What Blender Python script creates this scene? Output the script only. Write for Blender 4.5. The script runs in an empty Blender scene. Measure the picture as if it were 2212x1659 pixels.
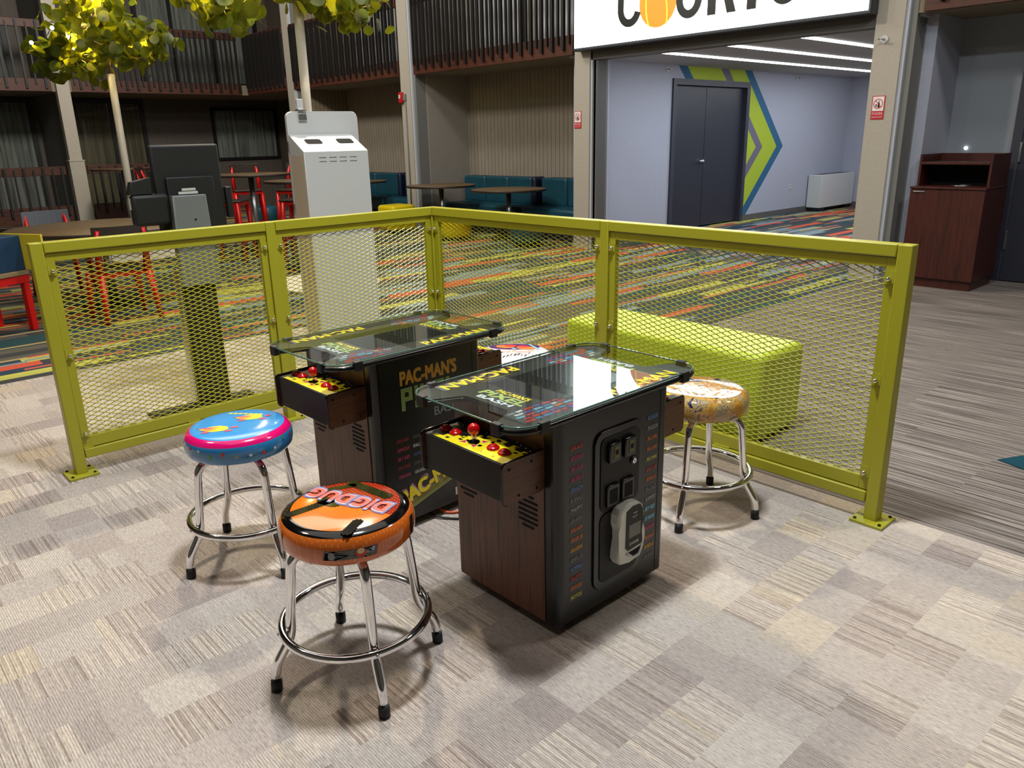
import bpy, bmesh, math, random
from mathutils import Vector, Matrix
PI = math.pi
COL = bpy.context.scene.collection
rnd = random.Random(7)

# ------------------------------------------------------------------ materials
def srgb(r, g, b):
    f = lambda c: (c/12.92 if c <= .04045 else ((c+.055)/1.055)**2.4)
    return (f(r/255), f(g/255), f(b/255), 1)

class NT:
    def __init__(s, name):
        s.m = bpy.data.materials.new(name); s.m.use_nodes = True
        s.t = s.m.node_tree; s.b = s.t.nodes['Principled BSDF']; s.out = s.t.nodes['Material Output']
    def n(s, typ, **kw):
        o = s.t.nodes.new(typ)
        for k, v in kw.items():
            setattr(o, k, v)
        return o
    def lk(s, a, b): s.t.links.new(a, b)
    def val(s, sock, v):
        if hasattr(v, 'is_linked') or isinstance(v, bpy.types.NodeSocket): s.lk(v, sock)
        else: sock.default_value = v
    def math(s, op, a, b=0.0, c=None):
        o = s.n('ShaderNodeMath', operation=op)
        s.val(o.inputs[0], a); s.val(o.inputs[1], b)
        if c is not None: s.val(o.inputs[2], c)
        return o.outputs[0]
    def xyz(s, kind='Object'):
        tc = s.n('ShaderNodeTexCoord'); sp = s.n('ShaderNodeSeparateXYZ')
        s.lk(tc.outputs[kind], sp.inputs[0]); return sp.outputs
    def comb(s, x, y, z=0.0):
        c = s.n('ShaderNodeCombineXYZ'); s.val(c.inputs[0], x); s.val(c.inputs[1], y); s.val(c.inputs[2], z)
        return c.outputs[0]
    def white(s, x, y, z=0.0):
        w = s.n('ShaderNodeTexWhiteNoise'); w.noise_dimensions = '3D'; s.lk(s.comb(x, y, z), w.inputs['Vector'])
        return w.outputs['Value']
    def noise(s, vec, scale=5, detail=2, rough=.5):
        o = s.n('ShaderNodeTexNoise'); o.inputs['Scale'].default_value = scale
        o.inputs['Detail'].default_value = detail; o.inputs['Roughness'].default_value = rough
        if vec is not None: s.lk(vec, o.inputs['Vector'])
        return o.outputs['Fac']
    def ramp(s, fac, stops, interp='LINEAR'):
        r = s.n('ShaderNodeValToRGB'); r.color_ramp.interpolation = interp
        el = r.color_ramp.elements
        while len(el) < len(stops): el.new(.5)
        for e, (p, c) in zip(el, stops): e.position = p; e.color = c
        s.lk(fac, r.inputs[0]); return r.outputs[0]
    def mix(s, f, a, b, mode='MIX'):
        o = s.n('ShaderNodeMix', data_type='RGBA', blend_type=mode)
        s.val(o.inputs[0], f); s.val(o.inputs[6], a); s.val(o.inputs[7], b); return o.outputs[2]
    def color(s, v): s.val(s.b.inputs['Base Color'], v)
    def bump(s, h, strength=.2, dist=.01):
        b = s.n('ShaderNodeBump'); b.inputs['Strength'].default_value = strength; b.inputs['Distance'].default_value = dist
        s.lk(h, b.inputs['Height']); s.lk(b.outputs[0], s.b.inputs['Normal'])

def plain(name, col, rough=.5, metal=0., emit=0., coat=0., spec=None, var=.0, vscale=20, bump=0.):
    t = NT(name); b = t.b
    b.inputs['Roughness'].default_value = rough; b.inputs['Metallic'].default_value = metal
    b.inputs['Coat Weight'].default_value = coat
    if spec is not None: b.inputs['Specular IOR Level'].default_value = spec
    if var > 0 or bump > 0:
        tc = t.n('ShaderNodeTexCoord')
        nz = t.noise(tc.outputs['Object'], vscale, 3)
        if var > 0:
            d = tuple(c*(1-var) for c in col[:3])+(1,); l = tuple(min(1, c*(1+var)) for c in col[:3])+(1,)
            t.color(t.ramp(nz, [(.3, d), (.7, l)]))
        else: t.color(col)
        if bump > 0: t.bump(nz, bump, .002)
    else: t.color(col)
    if emit > 0:
        b.inputs['Emission Color'].default_value = col; b.inputs['Emission Strength'].default_value = emit
    return t.m

M = {}
M['lime'] = plain('lime_powder_coat', srgb(166, 161, 38), .36, var=.04, vscale=260, bump=.06)
M['chrome'] = plain('chrome', (.82, .82, .84, 1), .06, 1.)
M['steel'] = plain('steel', (.55, .55, .55, 1), .3, 1.)
M['rubber'] = plain('black_rubber', srgb(18, 18, 18), .6)
M['slotplate'] = plain('coin_slot_plate', srgb(96, 98, 44), .5)
M['hole'] = plain('dark_hole', (.002, .002, .002, 1), .9)
M['blk'] = plain('black_laminate', srgb(14, 15, 15), .3, var=.06, vscale=200)
M['blkgloss'] = plain('gloss_black', srgb(9, 9, 9), .22)
M['blkmatte'] = plain('matte_black', srgb(14, 15, 13), .6, var=.08, vscale=300)
M['printblk'] = plain('printed_black', srgb(14, 15, 16), .35)
M['screen'] = plain('screen_glass', srgb(9, 11, 12), .18)
M['red'] = plain('red_plastic', srgb(200, 10, 14), .18, coat=.5)
M['redmetal'] = plain('red_painted_steel', srgb(196, 14, 10), .32)
M['darkseat'] = plain('dark_brown_seat', srgb(44, 34, 28), .45)
M['greyseat'] = plain('grey_chair_shell', srgb(92, 98, 106), .5)
M['tabletop'] = plain('walnut_laminate', srgb(104, 84, 58), .42, var=.12, vscale=14)
M['tableedge'] = plain('table_edge', srgb(42, 30, 24), .45)
M['white'] = plain('white_powder_coat', srgb(196, 198, 196), .45, var=.02, vscale=300)
M['cream'] = plain('cream_kiosk_shell', srgb(196, 182, 160), .5)
M['offwhite'] = plain('painted_white_pole', srgb(214, 205, 186), .45)
M['basewhite'] = plain('white_base_plate', srgb(240, 234, 216), .5)
M['greybox'] = plain('grey_bracket', srgb(110, 114, 112), .5)
M['label'] = plain('white_label', srgb(190, 190, 180), .6)
M['teal'] = plain('teal_vinyl', srgb(18, 66, 80), .38, var=.12, vscale=6)
M['navy'] = plain('navy_vinyl', srgb(8, 22, 44), .4)
M['yellow'] = plain('yellow_vinyl', srgb(214, 190, 8), .35)
M['ottoman'] = plain('lime_vinyl', srgb(180, 200, 52), .42, var=.03, vscale=8)
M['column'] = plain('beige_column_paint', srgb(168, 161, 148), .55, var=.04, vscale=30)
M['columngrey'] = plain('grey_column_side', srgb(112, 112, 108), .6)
M['greywall'] = plain('warm_grey_paint', srgb(140, 134, 124), .7, var=.04, vscale=12)
M['trashwall'] = plain('cool_grey_paint', srgb(138, 144, 150), .75, var=.03, vscale=40)
M['bluewall'] = plain('cool_blue_grey_paint', srgb(166, 170, 184), .7, var=.03, vscale=30)
M['dark_trim'] = plain('dark_grey_trim', srgb(88, 86, 84), .6)
M['soffit'] = plain('soffit_paint', srgb(122, 112, 94), .8)
M['dark_ceil'] = plain('dark_upper_paint', srgb(70, 66, 60), .8)
M['white_ceil'] = plain('ceiling_paint', srgb(170, 170, 172), .8)
M['door'] = plain('dark_door', srgb(44, 46, 56), .4, var=.06, vscale=20)
M['doorframe'] = plain('dark_door_frame', srgb(52, 54, 66), .45)
M['frameblk'] = plain('black_window_frame', srgb(12, 12, 11), .5)
M['baluster'] = plain('black_iron', srgb(16, 12, 10), .55)
M['mural_blue'] = plain('mural_blue', srgb(34, 92, 128), .7)
M['mural_green'] = plain('mural_green', srgb(164, 184, 44), .7)
M['mural_purple'] = plain('mural_purple_grey', srgb(104, 100, 118), .7)
M['signwhite'] = plain('lit_sign_face', (.93, .97, 1, 1), .4, emit=6)
M['signblack'] = plain('sign_letter_black', srgb(24, 24, 24), .4)
M['signorange'] = plain('sign_ball_orange', srgb(236, 132, 36), .4, emit=1.0)
M['signyellow'] = plain('sign_ball_seam', srgb(250, 228, 60), .4, emit=1.4)
M['signframe'] = plain('sign_frame', srgb(46, 50, 56), .45)
M['strip'] = plain('led_strip', (1, 1, 1, 1), .5, emit=9)
M['bulb'] = plain('warm_bulb', (1, .8, .45, 1), .5, emit=120)
M['heater'] = plain('heater_enamel', srgb(196, 200, 198), .5)
M['redsign'] = plain('red_sign', srgb(186, 30, 40), .5)
M['signpaper'] = plain('white_sign', srgb(226, 220, 216), .5)
M['horn'] = plain('red_alarm', srgb(190, 16, 22), .4)
M['readergrey'] = plain('reader_grey', srgb(214, 214, 204), .42)
M['lcd'] = plain('lcd_grey', srgb(92, 96, 88), .3)
M['orangecable'] = plain('orange_cable', srgb(214, 84, 40), .5)
M['tan'] = plain('tan_seat', srgb(132, 116, 84), .5)
M['bluebox'] = plain('blue_box', srgb(14, 52, 84), .4)
M['yellowbox'] = plain('yellow_box', srgb(206, 186, 44), .45)
M['wallwhite'] = plain('light_trim', srgb(176, 182, 190), .6)
M['lampwhite'] = plain('small_lamp', (.9, .95, 1, 1), .5, emit=3)
C = dict(yel=srgb(242, 214, 24), gold=srgb(190, 140, 40), limeg=srgb(150, 178, 90), lime2=srgb(178, 190, 96), wht=srgb(220, 222, 224),
         red=srgb(206, 40, 36), blue=srgb(60, 130, 190), navyb=srgb(52, 50, 130), org=srgb(222, 116, 40), pink=srgb(206, 66, 96),
         mag=srgb(220, 20, 110), grey=srgb(130, 136, 142), cyan=srgb(120, 190, 214), purp=srgb(96, 78, 160), green=srgb(90, 170, 60),
         black=srgb(14, 12, 10), seatblue=srgb(66, 158, 214), dimyel=srgb(176, 170, 80), dkred=srgb(150, 30, 24), cream=srgb(226, 206, 150),
         dimred=srgb(164, 54, 50), dimblue=srgb(80, 112, 158), dimgrey=srgb(104, 104, 108), dimorg=srgb(186, 104, 46), dimpink=srgb(156, 56, 90), skin=srgb(226, 168, 130))
for k, v in C.items(): M['i_'+k] = plain('ink_'+k, v, .4)

def mat_wood(name, dark, light, axis='z', scale=1., rough=.45):
    t = NT(name); x, y, z = t.xyz()
    a = {'z': t.comb(t.math('MULTIPLY', x, 26*scale), t.math('MULTIPLY', y, 26*scale), t.math('MULTIPLY', z, 1.6*scale)),
         'y': t.comb(t.math('MULTIPLY', x, 26*scale), t.math('MULTIPLY', y, 1.6*scale), t.math('MULTIPLY', z, 26*scale)),
         'x': t.comb(t.math('MULTIPLY', x, 1.6*scale), t.math('MULTIPLY', y, 26*scale), t.math('MULTIPLY', z, 26*scale))}[axis]
    n1 = t.noise(a, 1.6, 4, .65)
    t.color(t.ramp(n1, [(.32, dark), (.52, light), (.72, dark)])); t.b.inputs['Roughness'].default_value = rough
    t.bump(n1, .08, .001); return t.m
M['wood'] = mat_wood('cabinet_walnut', srgb(58, 34, 24), srgb(108, 68, 48), 'z')
M['woodside'] = mat_wood('panel_walnut', srgb(44, 25, 14), srgb(100, 62, 36), 'y', .7)
M['mahog'] = mat_wood('mahogany', srgb(44, 17, 12), srgb(70, 28, 19), 'z', .5, .4)
M['railwood'] = mat_wood('railing_wood', srgb(38, 18, 10), srgb(78, 38, 20), 'x', .6, .55)

def mat_beige():
    t = NT('beige_plank_carpet'); x, y, z = t.xyz()
    row = t.math('FLOOR', t.math('DIVIDE', t.math('SUBTRACT', x, 1.126), .1515))
    r1 = t.white(row, 3.0); r2 = t.white(row, 11.0)
    c1 = t.math('FLOOR', t.math('ADD', t.math('DIVIDE', y, .17), t.math('MULTIPLY', r1, 13)))
    c2 = t.math('FLOOR', t.math('ADD', t.math('DIVIDE', y, .43), t.math('MULTIPLY', r2, 13)))
    w1 = t.white(row, c1, 1.0); w2 = t.white(row, c2, 2.0); w3 = t.white(row, c1, 5.0)
    tone = t.math('ADD', t.math('MULTIPLY', w1, .5), t.math('MULTIPLY', w2, .5))
    # fine ribs running across every plank, each plank with its own strength
    v = t.comb(t.math('ADD', t.math('MULTIPLY', x, 1.2), t.math('MULTIPLY', row, 7.3)), t.math('MULTIPLY', y, 120), 0)
    ribs = t.noise(v, 1, 2, .6)
    v2 = t.comb(t.math('ADD', t.math('MULTIPLY', x, 40), t.math('MULTIPLY', row, 7.3)), t.math('MULTIPLY', y, 340), 0)
    fine = t.noise(v2, 1, 2, .7)
    base = t.ramp(tone, [(.12, srgb(162, 152, 146)), (.4, srgb(178, 169, 161)), (.7, srgb(192, 184, 174)), (.9, srgb(190, 178, 160))])
    amt = t.math('MULTIPLY', t.math('GREATER_THAN', w3, .6), .75)
    ribc = t.ramp(ribs, [(.38, (.68, .63, .58, 1)), (.5, (1, 1, 1, 1)), (.62, (1.22, 1.18, 1.1, 1))])
    col = t.mix(t.math('ADD', amt, .2), base, t.mix(1.0, base, ribc, 'MULTIPLY'))
    finec = t.ramp(fine, [(.35, (.6, .58, .57, 1)), (.6, (1.16, 1.14, 1.12, 1))])
    col = t.mix(.75, col, t.mix(1.0, col, finec, 'MULTIPLY'))
    # corduroy pinstripe, strong on some planks and faint on others
    pin = t.math('ADD', t.math('MULTIPLY', t.math('SINE', t.math('MULTIPLY', y, 2*PI/.0068)), .5), .5)
    pc = t.ramp(pin, [(.15, (.62, .59, .57, 1)), (.75, (1.14, 1.13, 1.12, 1))])
    w4 = t.white(row, c2, 7.0)
    t.color(t.mix(t.math('ADD', t.math('MULTIPLY', t.math('GREATER_THAN', w4, .45), .45), .15), col, t.mix(1.0, col, pc, 'MULTIPLY')))
    t.b.inputs['Roughness'].default_value = .8; t.b.inputs['Specular IOR Level'].default_value = .25
    t.bump(fine, .35, .002); return t.m
M['beige'] = mat_beige()

def mat_colour():
    t = NT('multicolour_stripe_carpet'); x, y, z = t.xyz()
    iu = t.math('FLOOR', t.math('DIVIDE', x, .13)); r1 = t.white(iu, 1.0)
    iv = t.math('FLOOR', t.math('ADD', t.math('DIVIDE', y, 1.05), t.math('MULTIPLY', r1, 17)))
    w = t.white(iu, iv, 4.0)
    stops = [(0, srgb(60, 62, 62)), (.22, srgb(94, 88, 76)), (.38, srgb(48, 62, 78)), (.50, srgb(122, 138, 142)), (.62, srgb(40, 70, 72)),
             (.70, srgb(84, 80, 78)), (.80, srgb(176, 174, 84)), (.89, srgb(196, 84, 60))]
    base = t.ramp(w, stops, 'CONSTANT')
    iu2 = t.math('FLOOR', t.math('DIVIDE', x, .0433)); r2 = t.white(iu2, 8.0)
    iv2 = t.math('FLOOR', t.math('ADD', t.math('DIVIDE', y, .7), t.math('MULTIPLY', r2, 17)))
    w2 = t.white(iu2, iv2, 9.0); w3 = t.white(iu2, iv2, 21.0)
    thin = t.ramp(w3, [(0, srgb(60, 64, 66)), (.2, srgb(170, 150, 96)), (.34, srgb(122, 138, 142)), (.56, srgb(190, 92, 70)), (.72, srgb(186, 184, 84)), (.84, srgb(40, 62, 72))], 'CONSTANT')
    col = t.mix(t.math('GREATER_THAN', w2, .78), base, thin)
    f = t.noise(t.comb(t.math('MULTIPLY', x, 260), t.math('MULTIPLY', y, 90), 0), 1, 2)
    t.color(t.mix(.6, col, t.mix(1.0, col, t.ramp(f, [(.3, (.6, .6, .6, 1)), (.7, (1.2, 1.2, 1.2, 1))]), 'MULTIPLY')))
    t.b.inputs['Roughness'].default_value = .85; t.b.inputs['Specular IOR Level'].default_value = .2
    return t.m
M['colour'] = mat_colour()

def mat_brown():
    t = NT('brown_line_carpet'); x, y, z = t.xyz()
    seg = t.math('FLOOR', t.math('DIVIDE', y, .5)); r = t.white(seg, 2.0)
    tile = t.math('FLOOR', t.math('ADD', t.math('DIVIDE', x, 1.0), r)); tr = t.white(tile, seg, 3.0)
    v = t.comb(t.math('ADD', t.math('MULTIPLY', x, 1.3), t.math('MULTIPLY', tr, .5)), t.math('MULTIPLY', y, 74), 0)
    n = t.noise(v, 1, 3, .62)
    v2 = t.comb(t.math('MULTIPLY', x, 30), t.math('MULTIPLY', y, 300), 0); n2 = t.noise(v2, 1, 2)
    c = t.ramp(n, [(.36, srgb(66, 60, 56)), (.45, srgb(104, 97, 91)), (.54, srgb(130, 121, 114)), (.64, srgb(160, 151, 142))])
    t.color(t.mix(.6, c, t.mix(1., c, t.ramp(n2, [(.3, (.65, .65, .65, 1)), (.7, (1.15, 1.15, 1.15, 1))]), 'MULTIPLY')))
    t.b.inputs['Roughness'].default_value = .85; t.b.inputs['Specular IOR Level'].default_value = .2
    return t.m
M['brown'] = mat_brown()

def mat_bead(name, axis, base, groove, pitch=.088):
    t = NT(name); x, y, z = t.xyz(); a = x if axis == 'x' else y
    fr = t.math('FRACT', t.math('DIVIDE', a, pitch)); g = t.math('LESS_THAN', fr, .09)
    n = t.noise(t.comb(t.math('MULTIPLY', x, 3), t.math('MULTIPLY', y, 3), t.math('MULTIPLY', z, .8)), 4, 3)
    b = t.ramp(n, [(.3, tuple(c*.88 for c in base[:3])+(1,)), (.7, base)])
    t.color(t.mix(g, b, groove)); t.b.inputs['Roughness'].default_value = .65; return t.m
M['bead_x'] = mat_bead('beadboard_back', 'x', srgb(150, 140, 124), srgb(70, 62, 52))
M['bead_y'] = mat_bead('beadboard_side', 'y', srgb(136, 122, 100), srgb(70, 60, 48))
M['wallpaper'] = mat_bead('dark_wallpaper', 'y', srgb(92, 84, 76), srgb(80, 72, 66), .11)
M['wallpaper_x'] = mat_bead('dark_wallpaper_x', 'x', srgb(90, 80, 70), srgb(76, 68, 60), .11)

def mat_curtain(name, axis, a, b):
    t = NT(name); x, y, z = t.xyz(); u = x if axis == 'x' else y
    n = t.noise(t.comb(t.math('MULTIPLY', u, 16), 0, t.math('MULTIPLY', z, .5)), 1, 4, .7)
    t.color(t.ramp(n, [(.3, a), (.7, b)])); t.b.inputs['Roughness'].default_value = .8; return t.m
M['curtain'] = mat_curtain('grey_curtain', 'y', srgb(60, 62, 60), srgb(168, 168, 158))
M['curtain_w'] = mat_curtain('brown_curtain', 'y', srgb(60, 54, 40), srgb(132, 120, 92))
M['curtain_x'] = mat_curtain('grey_curtain_x', 'x', srgb(110, 112, 114), srgb(196, 198, 200))

def mat_glass(name, tint=(1, 1, 1, 1), ior=1.5, rough=.0, add=.0):
    t = NT(name); nt = t.t; nt.nodes.remove(t.b)
    tr = t.n('ShaderNodeBsdfTransparent'); tr.inputs[0].default_value = tint
    gl = t.n('ShaderNodeBsdfGlossy'); gl.inputs['Roughness'].default_value = rough
    fr = t.n('ShaderNodeFresnel'); fr.inputs['IOR'].default_value = ior
    mx = t.n('ShaderNodeMixShader'); ge = t.n('ShaderNodeNewGeometry')
    f = t.math('MULTIPLY', fr.outputs[0], t.math('SUBTRACT', 1.0, ge.outputs['Backfacing']))
    t.lk(f, mx.inputs[0]); t.lk(tr.outputs[0], mx.inputs[1]); t.lk(gl.outputs[0], mx.inputs[2]); t.lk(mx.outputs[0], t.out.inputs[0])
    return t.m
M['glass'] = mat_glass('table_glass', (.93, .97, .95, 1), 1.62)
M['glassedge'] = plain('green_glass_edge', srgb(70, 104, 92), .15)
M['pane'] = mat_glass('window_pane', (.9, .92, .92, 1), 1.5)

def mat_leaf():
    t = NT('round_leaf'); nt = t.t
    oi = t.n('ShaderNodeTexCoord'); n = t.noise(oi.outputs['Object'], 5, 2)
    c = t.ramp(n, [(.35, srgb(44, 62, 14)), (.65, srgb(104, 122, 24))])
    t.color(c); t.b.inputs['Roughness'].default_value = .35
    tl = t.n('ShaderNodeBsdfTranslucent'); t.lk(t.mix(.5, c, srgb(214, 206, 30)), tl.inputs[0])
    mx = t.n('ShaderNodeMixShader'); mx.inputs[0].default_value = .42
    t.lk(t.b.outputs[0], mx.inputs[1]); t.lk(tl.outputs[0], mx.inputs[2]); t.lk(mx.outputs[0], t.out.inputs[0]); return t.m
M['leaf'] = mat_leaf()
M['twig'] = plain('pale_branch', srgb(190, 168, 112), .5)

def mat_halftone(name, a, b, dot, split=True):
    """vinyl printed with fine dots; b tints the far half"""
    t = NT(name); x, y, z = t.xyz()
    u = t.math('SUBTRACT', t.math('FRACT', t.math('MULTIPLY', x, 95)), .5); v = t.math('SUBTRACT', t.math('FRACT', t.math('MULTIPLY', y, 95)), .5)
    d = t.math('ADD', t.math('MULTIPLY', u, u), t.math('MULTIPLY', v, v)); k = t.math('LESS_THAN', d, .035)
    base = a
    if split:
        base = t.mix(t.math('GREATER_THAN', t.math('ADD', y, t.math('MULTIPLY', x, -.4)), .0), a, b)
    t.color(t.mix(t.math('MULTIPLY', k, .5), base, dot)); t.b.inputs['Roughness'].default_value = .13; t.b.inputs['Coat Weight'].default_value = .6
    return t.m
M['or_top'] = mat_halftone('orange_halftone', srgb(226, 108, 14), srgb(150, 32, 16), srgb(240, 150, 60))
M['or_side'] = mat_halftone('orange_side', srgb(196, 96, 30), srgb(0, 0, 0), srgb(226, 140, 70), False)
M['or_blk'] = plain('gloss_black_vinyl', srgb(10, 9, 8), .1, coat=.8)
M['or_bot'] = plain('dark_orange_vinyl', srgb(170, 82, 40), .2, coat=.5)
M['bl_top'] = plain('sky_blue_vinyl', srgb(62, 152, 214), .14, coat=.6)
M['bl_rim'] = plain('hot_pink_vinyl', srgb(226, 14, 108), .14, coat=.6)
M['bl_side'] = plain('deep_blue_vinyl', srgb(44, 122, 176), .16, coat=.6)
M['bl_bot'] = plain('magenta_vinyl', srgb(150, 16, 76), .2, coat=.5)

def mat_gold():
    t = NT('gold_swirl_vinyl'); tc = t.n('ShaderNodeTexCoord')
    n0 = t.n('ShaderNodeTexNoise'); n0.inputs['Scale'].default_value = 16; t.lk(tc.outputs['Object'], n0.inputs['Vector'])
    mp = t.n('ShaderNodeVectorMath', operation='ADD'); sc = t.n('ShaderNodeVectorMath', operation='SCALE'); sc.inputs['Scale'].default_value = .06
    t.lk(n0.outputs['Color'], sc.inputs[0]); t.lk(tc.outputs['Object'], mp.inputs[0]); t.lk(sc.outputs[0], mp.inputs[1])
    v = t.n('ShaderNodeTexVoronoi'); v.inputs['Scale'].default_value = 52; t.lk(mp.outputs[0], v.inputs['Vector'])
    rings = t.math('FRACT', t.math('MULTIPLY', v.outputs['Distance'], 2.6))
    line = t.math('LESS_THAN', rings, .24)
    sel = t.white(v.outputs['Color'], 1.0) if False else t.noise(mp.outputs[0], 22, 1)
    base = t.ramp(t.noise(mp.outputs[0], 12, 2), [(.4, srgb(206, 140, 34)), (.52, srgb(196, 160, 84)), (.62, srgb(170, 150, 110))])
    ink = t.ramp(sel, [(.42, srgb(92, 80, 70)), (.56, srgb(44, 42, 74))])
    blob = t.math('GREATER_THAN', sel, .66)
    t.color(t.mix(blob, t.mix(t.math('MULTIPLY', line, .75), base, ink), srgb(48, 42, 82)))
    t.b.inputs['Roughness'].default_value = .08; t.b.inputs['Coat Weight'].default_value = .8; return t.m
M['gold_v'] = mat_gold()
M['wh_v'] = plain('white_vinyl', srgb(226, 220, 222), .14, coat=.6)
M['wh_side'] = plain('purple_vinyl', srgb(88, 40, 110), .16, coat=.6)

# ------------------------------------------------------------------ mesh builder
class MB:
    def __init__(s): s.bm = bmesh.new(); s.mats = []; s.cur = 0
    def mat(s, m):
        if isinstance(m, str): m = M[m]
        if m not in s.mats: s.mats.append(m)
        s.cur = s.mats.index(m); return s
    def _tag(s, faces, smooth=False):
        for f in faces: f.material_index = s.cur; f.smooth = smooth
    def box(s, x0, x1, y0, y1, z0, z1, bev=0., seg=2, mtx=None):
        v = [s.bm.verts.new((x, y, z)) for z in (z0, z1) for y in (y0, y1) for x in (x0, x1)]
        F = [(0, 2, 3, 1), (4, 5, 7, 6), (0, 1, 5, 4), (2, 6, 7, 3), (0, 4, 6, 2), (1, 3, 7, 5)]
        fs = [s.bm.faces.new([v[i] for i in f]) for f in F]; s._tag(fs)
        if bev > 0:
            es = list({e for f in fs for e in f.edges})
            r = bmesh.ops.bevel(s.bm, geom=es, offset=bev, segments=seg, affect='EDGES', profile=.5)
            s._tag(r['faces'], True); vs = {q for f in r['faces'] for q in f.verts} | {q for f in fs if f.is_valid for q in f.verts}
        else: vs = v
        if mtx is not None: bmesh.ops.transform(s.bm, matrix=mtx, verts=list(vs))
        return s
    def ring(s, c, r, n, ax=None, ay=None):
        ax = ax or Vector((1, 0, 0)); ay = ay or Vector((0, 1, 0))
        return [s.bm.verts.new(c+ax*(r*math.cos(2*PI*i/n))+ay*(r*math.sin(2*PI*i/n))) for i in range(n)]
    def tube(s, pts, r, n=12, cap=True, closed=False):
        pts = [Vector(p) for p in pts]; rr = r if isinstance(r, (list, tuple)) else [r]*len(pts)
        N = len(pts); T = []
        for i in range(N):
            a = pts[(i-1) % N] if (closed or i > 0) else pts[i]; b = pts[(i+1) % N] if (closed or i < N-1) else pts[i]
            T.append((b-a).normalized())
        up = Vector((0, 0, 1)) if abs(T[0].z) < .9 else Vector((1, 0, 0))
        ax = T[0].cross(up).normalized(); rings = []
        for i in range(N):
            ax = (ax-T[i]*ax.dot(T[i])).normalized(); ay = T[i].cross(ax)
            rings.append(s.ring(pts[i], rr[i], n, ax, ay))
        rng = range(N) if closed else range(N-1)
        for i in rng:
            A, B = rings[i], rings[(i+1) % N]
            s._tag([s.bm.faces.new((A[k], A[(k+1) % n], B[(k+1) % n], B[k])) for k in range(n)], True)
        if cap and not closed:
            s._tag([s.bm.faces.new(rings[0][::-1]), s.bm.faces.new(rings[-1])])
        return s
    def lathe(s, prof, n=48, c=(0, 0, 0), bands=None, smooth=True):
        """prof: (r,z) list from bottom to top; bands: material per segment"""
        c = Vector(c); prev = None
        for j, (r, z) in enumerate(prof):
            if r <= 1e-6: cur = [s.bm.verts.new(c+Vector((0, 0, z)))]
            else: cur = s.ring(c+Vector((0, 0, z)), r, n)
            if prev is not None:
                if bands: s.mat(bands[j-1])
                if len(prev) == 1 and len(cur) > 1: fs = [s.bm.faces.new((prev[0], cur[(k+1) % n], cur[k])) for k in range(n)]
                elif len(cur) == 1 and len(prev) > 1: fs = [s.bm.faces.new((prev[k], prev[(k+1) % n], cur[0])) for k in range(n)]
                else: fs = [s.bm.faces.new((prev[k], prev[(k+1) % n], cur[(k+1) % n], cur[k])) for k in range(n)]
                s._tag(fs, smooth)
            prev = cur
        return s
    def cyl(s, c, r, h, n=24, r2=None):
        r2 = r if r2 is None else r2
        return s.lathe([(0, 0), (r, 0), (r2, h), (0, h)], n, c, smooth=False)
    def prism(s, pts, o, u, v, d, bev=0., seg=2, smooth_side=False):
        """2-D outline pts in the frame (o,u,v) pushed out along u x v by d"""
        o, u, v = Vector(o), Vector(u), Vector(v); w = u.cross(v).normalized()
        A = [s.bm.verts.new(o+u*p[0]+v*p[1]) for p in pts]
        if abs(d) < 1e-9:
            f = s.bm.faces.new(A); s._tag([f]); return s
        B = [s.bm.verts.new(o+u*p[0]+v*p[1]+w*d) for p in pts]; n = len(pts)
        top = s.bm.faces.new(B); bot = s.bm.faces.new(A[::-1])
        side = [s.bm.faces.new((A[i], A[(i+1) % n], B[(i+1) % n], B[i])) for i in range(n)]
        s._tag([top, bot]); s._tag(side, smooth_side)
        if bev > 0:
            r = bmesh.ops.bevel(s.bm, geom=list(top.edges), offset=bev, segments=seg, affect='EDGES', profile=.5)
            s._tag(r['faces'], True)
        return s
    def sphere(s, c, r, seg=16, sc=(1, 1, 1)):
        m = Matrix.Translation(c) @ Matrix.Diagonal((sc[0], sc[1], sc[2], 1))
        g = bmesh.ops.create_uvsphere(s.bm, u_segments=seg, v_segments=max(6, seg//2), radius=r, matrix=m)
        s._tag({f for v in g['verts'] for f in v.link_faces}, True); return s
    def text(s, txt, o, u, v, size, width=None, d=.0006, shear=0., bold=0.):
        """lettering whose left baseline point is o, reading along u with its top towards v; size = cap height"""
        if bold:
            uu, vv = Vector(u).normalized()*size*bold, Vector(v).normalized()*size*bold
            for k, (a, c) in enumerate(((1, 1), (-1, 1), (1, -1), (-1, -1))): s.text(txt, Vector(o)+uu*a+vv*c, u, v, size, width, d+k*.0001, shear)
            return s
        vs, fs = text_mesh(txt); o, u, v = Vector(o), Vector(u).normalized(), Vector(v).normalized(); w = u.cross(v)
        xs = [p[0] for p in vs]; W = max(xs)-min(xs); k = size/.69
        kx = k if width is None else width/max(W, 1e-6); x0 = min(xs)
        A = [s.bm.verts.new(o+u*((p[0]-x0)*kx+p[1]*k*shear)+v*(p[1]*k)+w*d) for p in vs]
        out = []
        for f in fs:
            try: out.append(s.bm.faces.new([A[i] for i in f]))
            except ValueError: pass
        s._tag(out); return s
    def build(s, name, parent=None, smooth=False, recalc=True):
        if recalc: bmesh.ops.recalc_face_normals(s.bm, faces=s.bm.faces[:])
        me = bpy.data.meshes.new(name); s.bm.to_mesh(me); s.bm.free()
        for m in s.mats: me.materials.append(m)
        o = bpy.data.objects.new(name, me); COL.objects.link(o)
        if parent is not None: o.parent = parent
        return o

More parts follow.
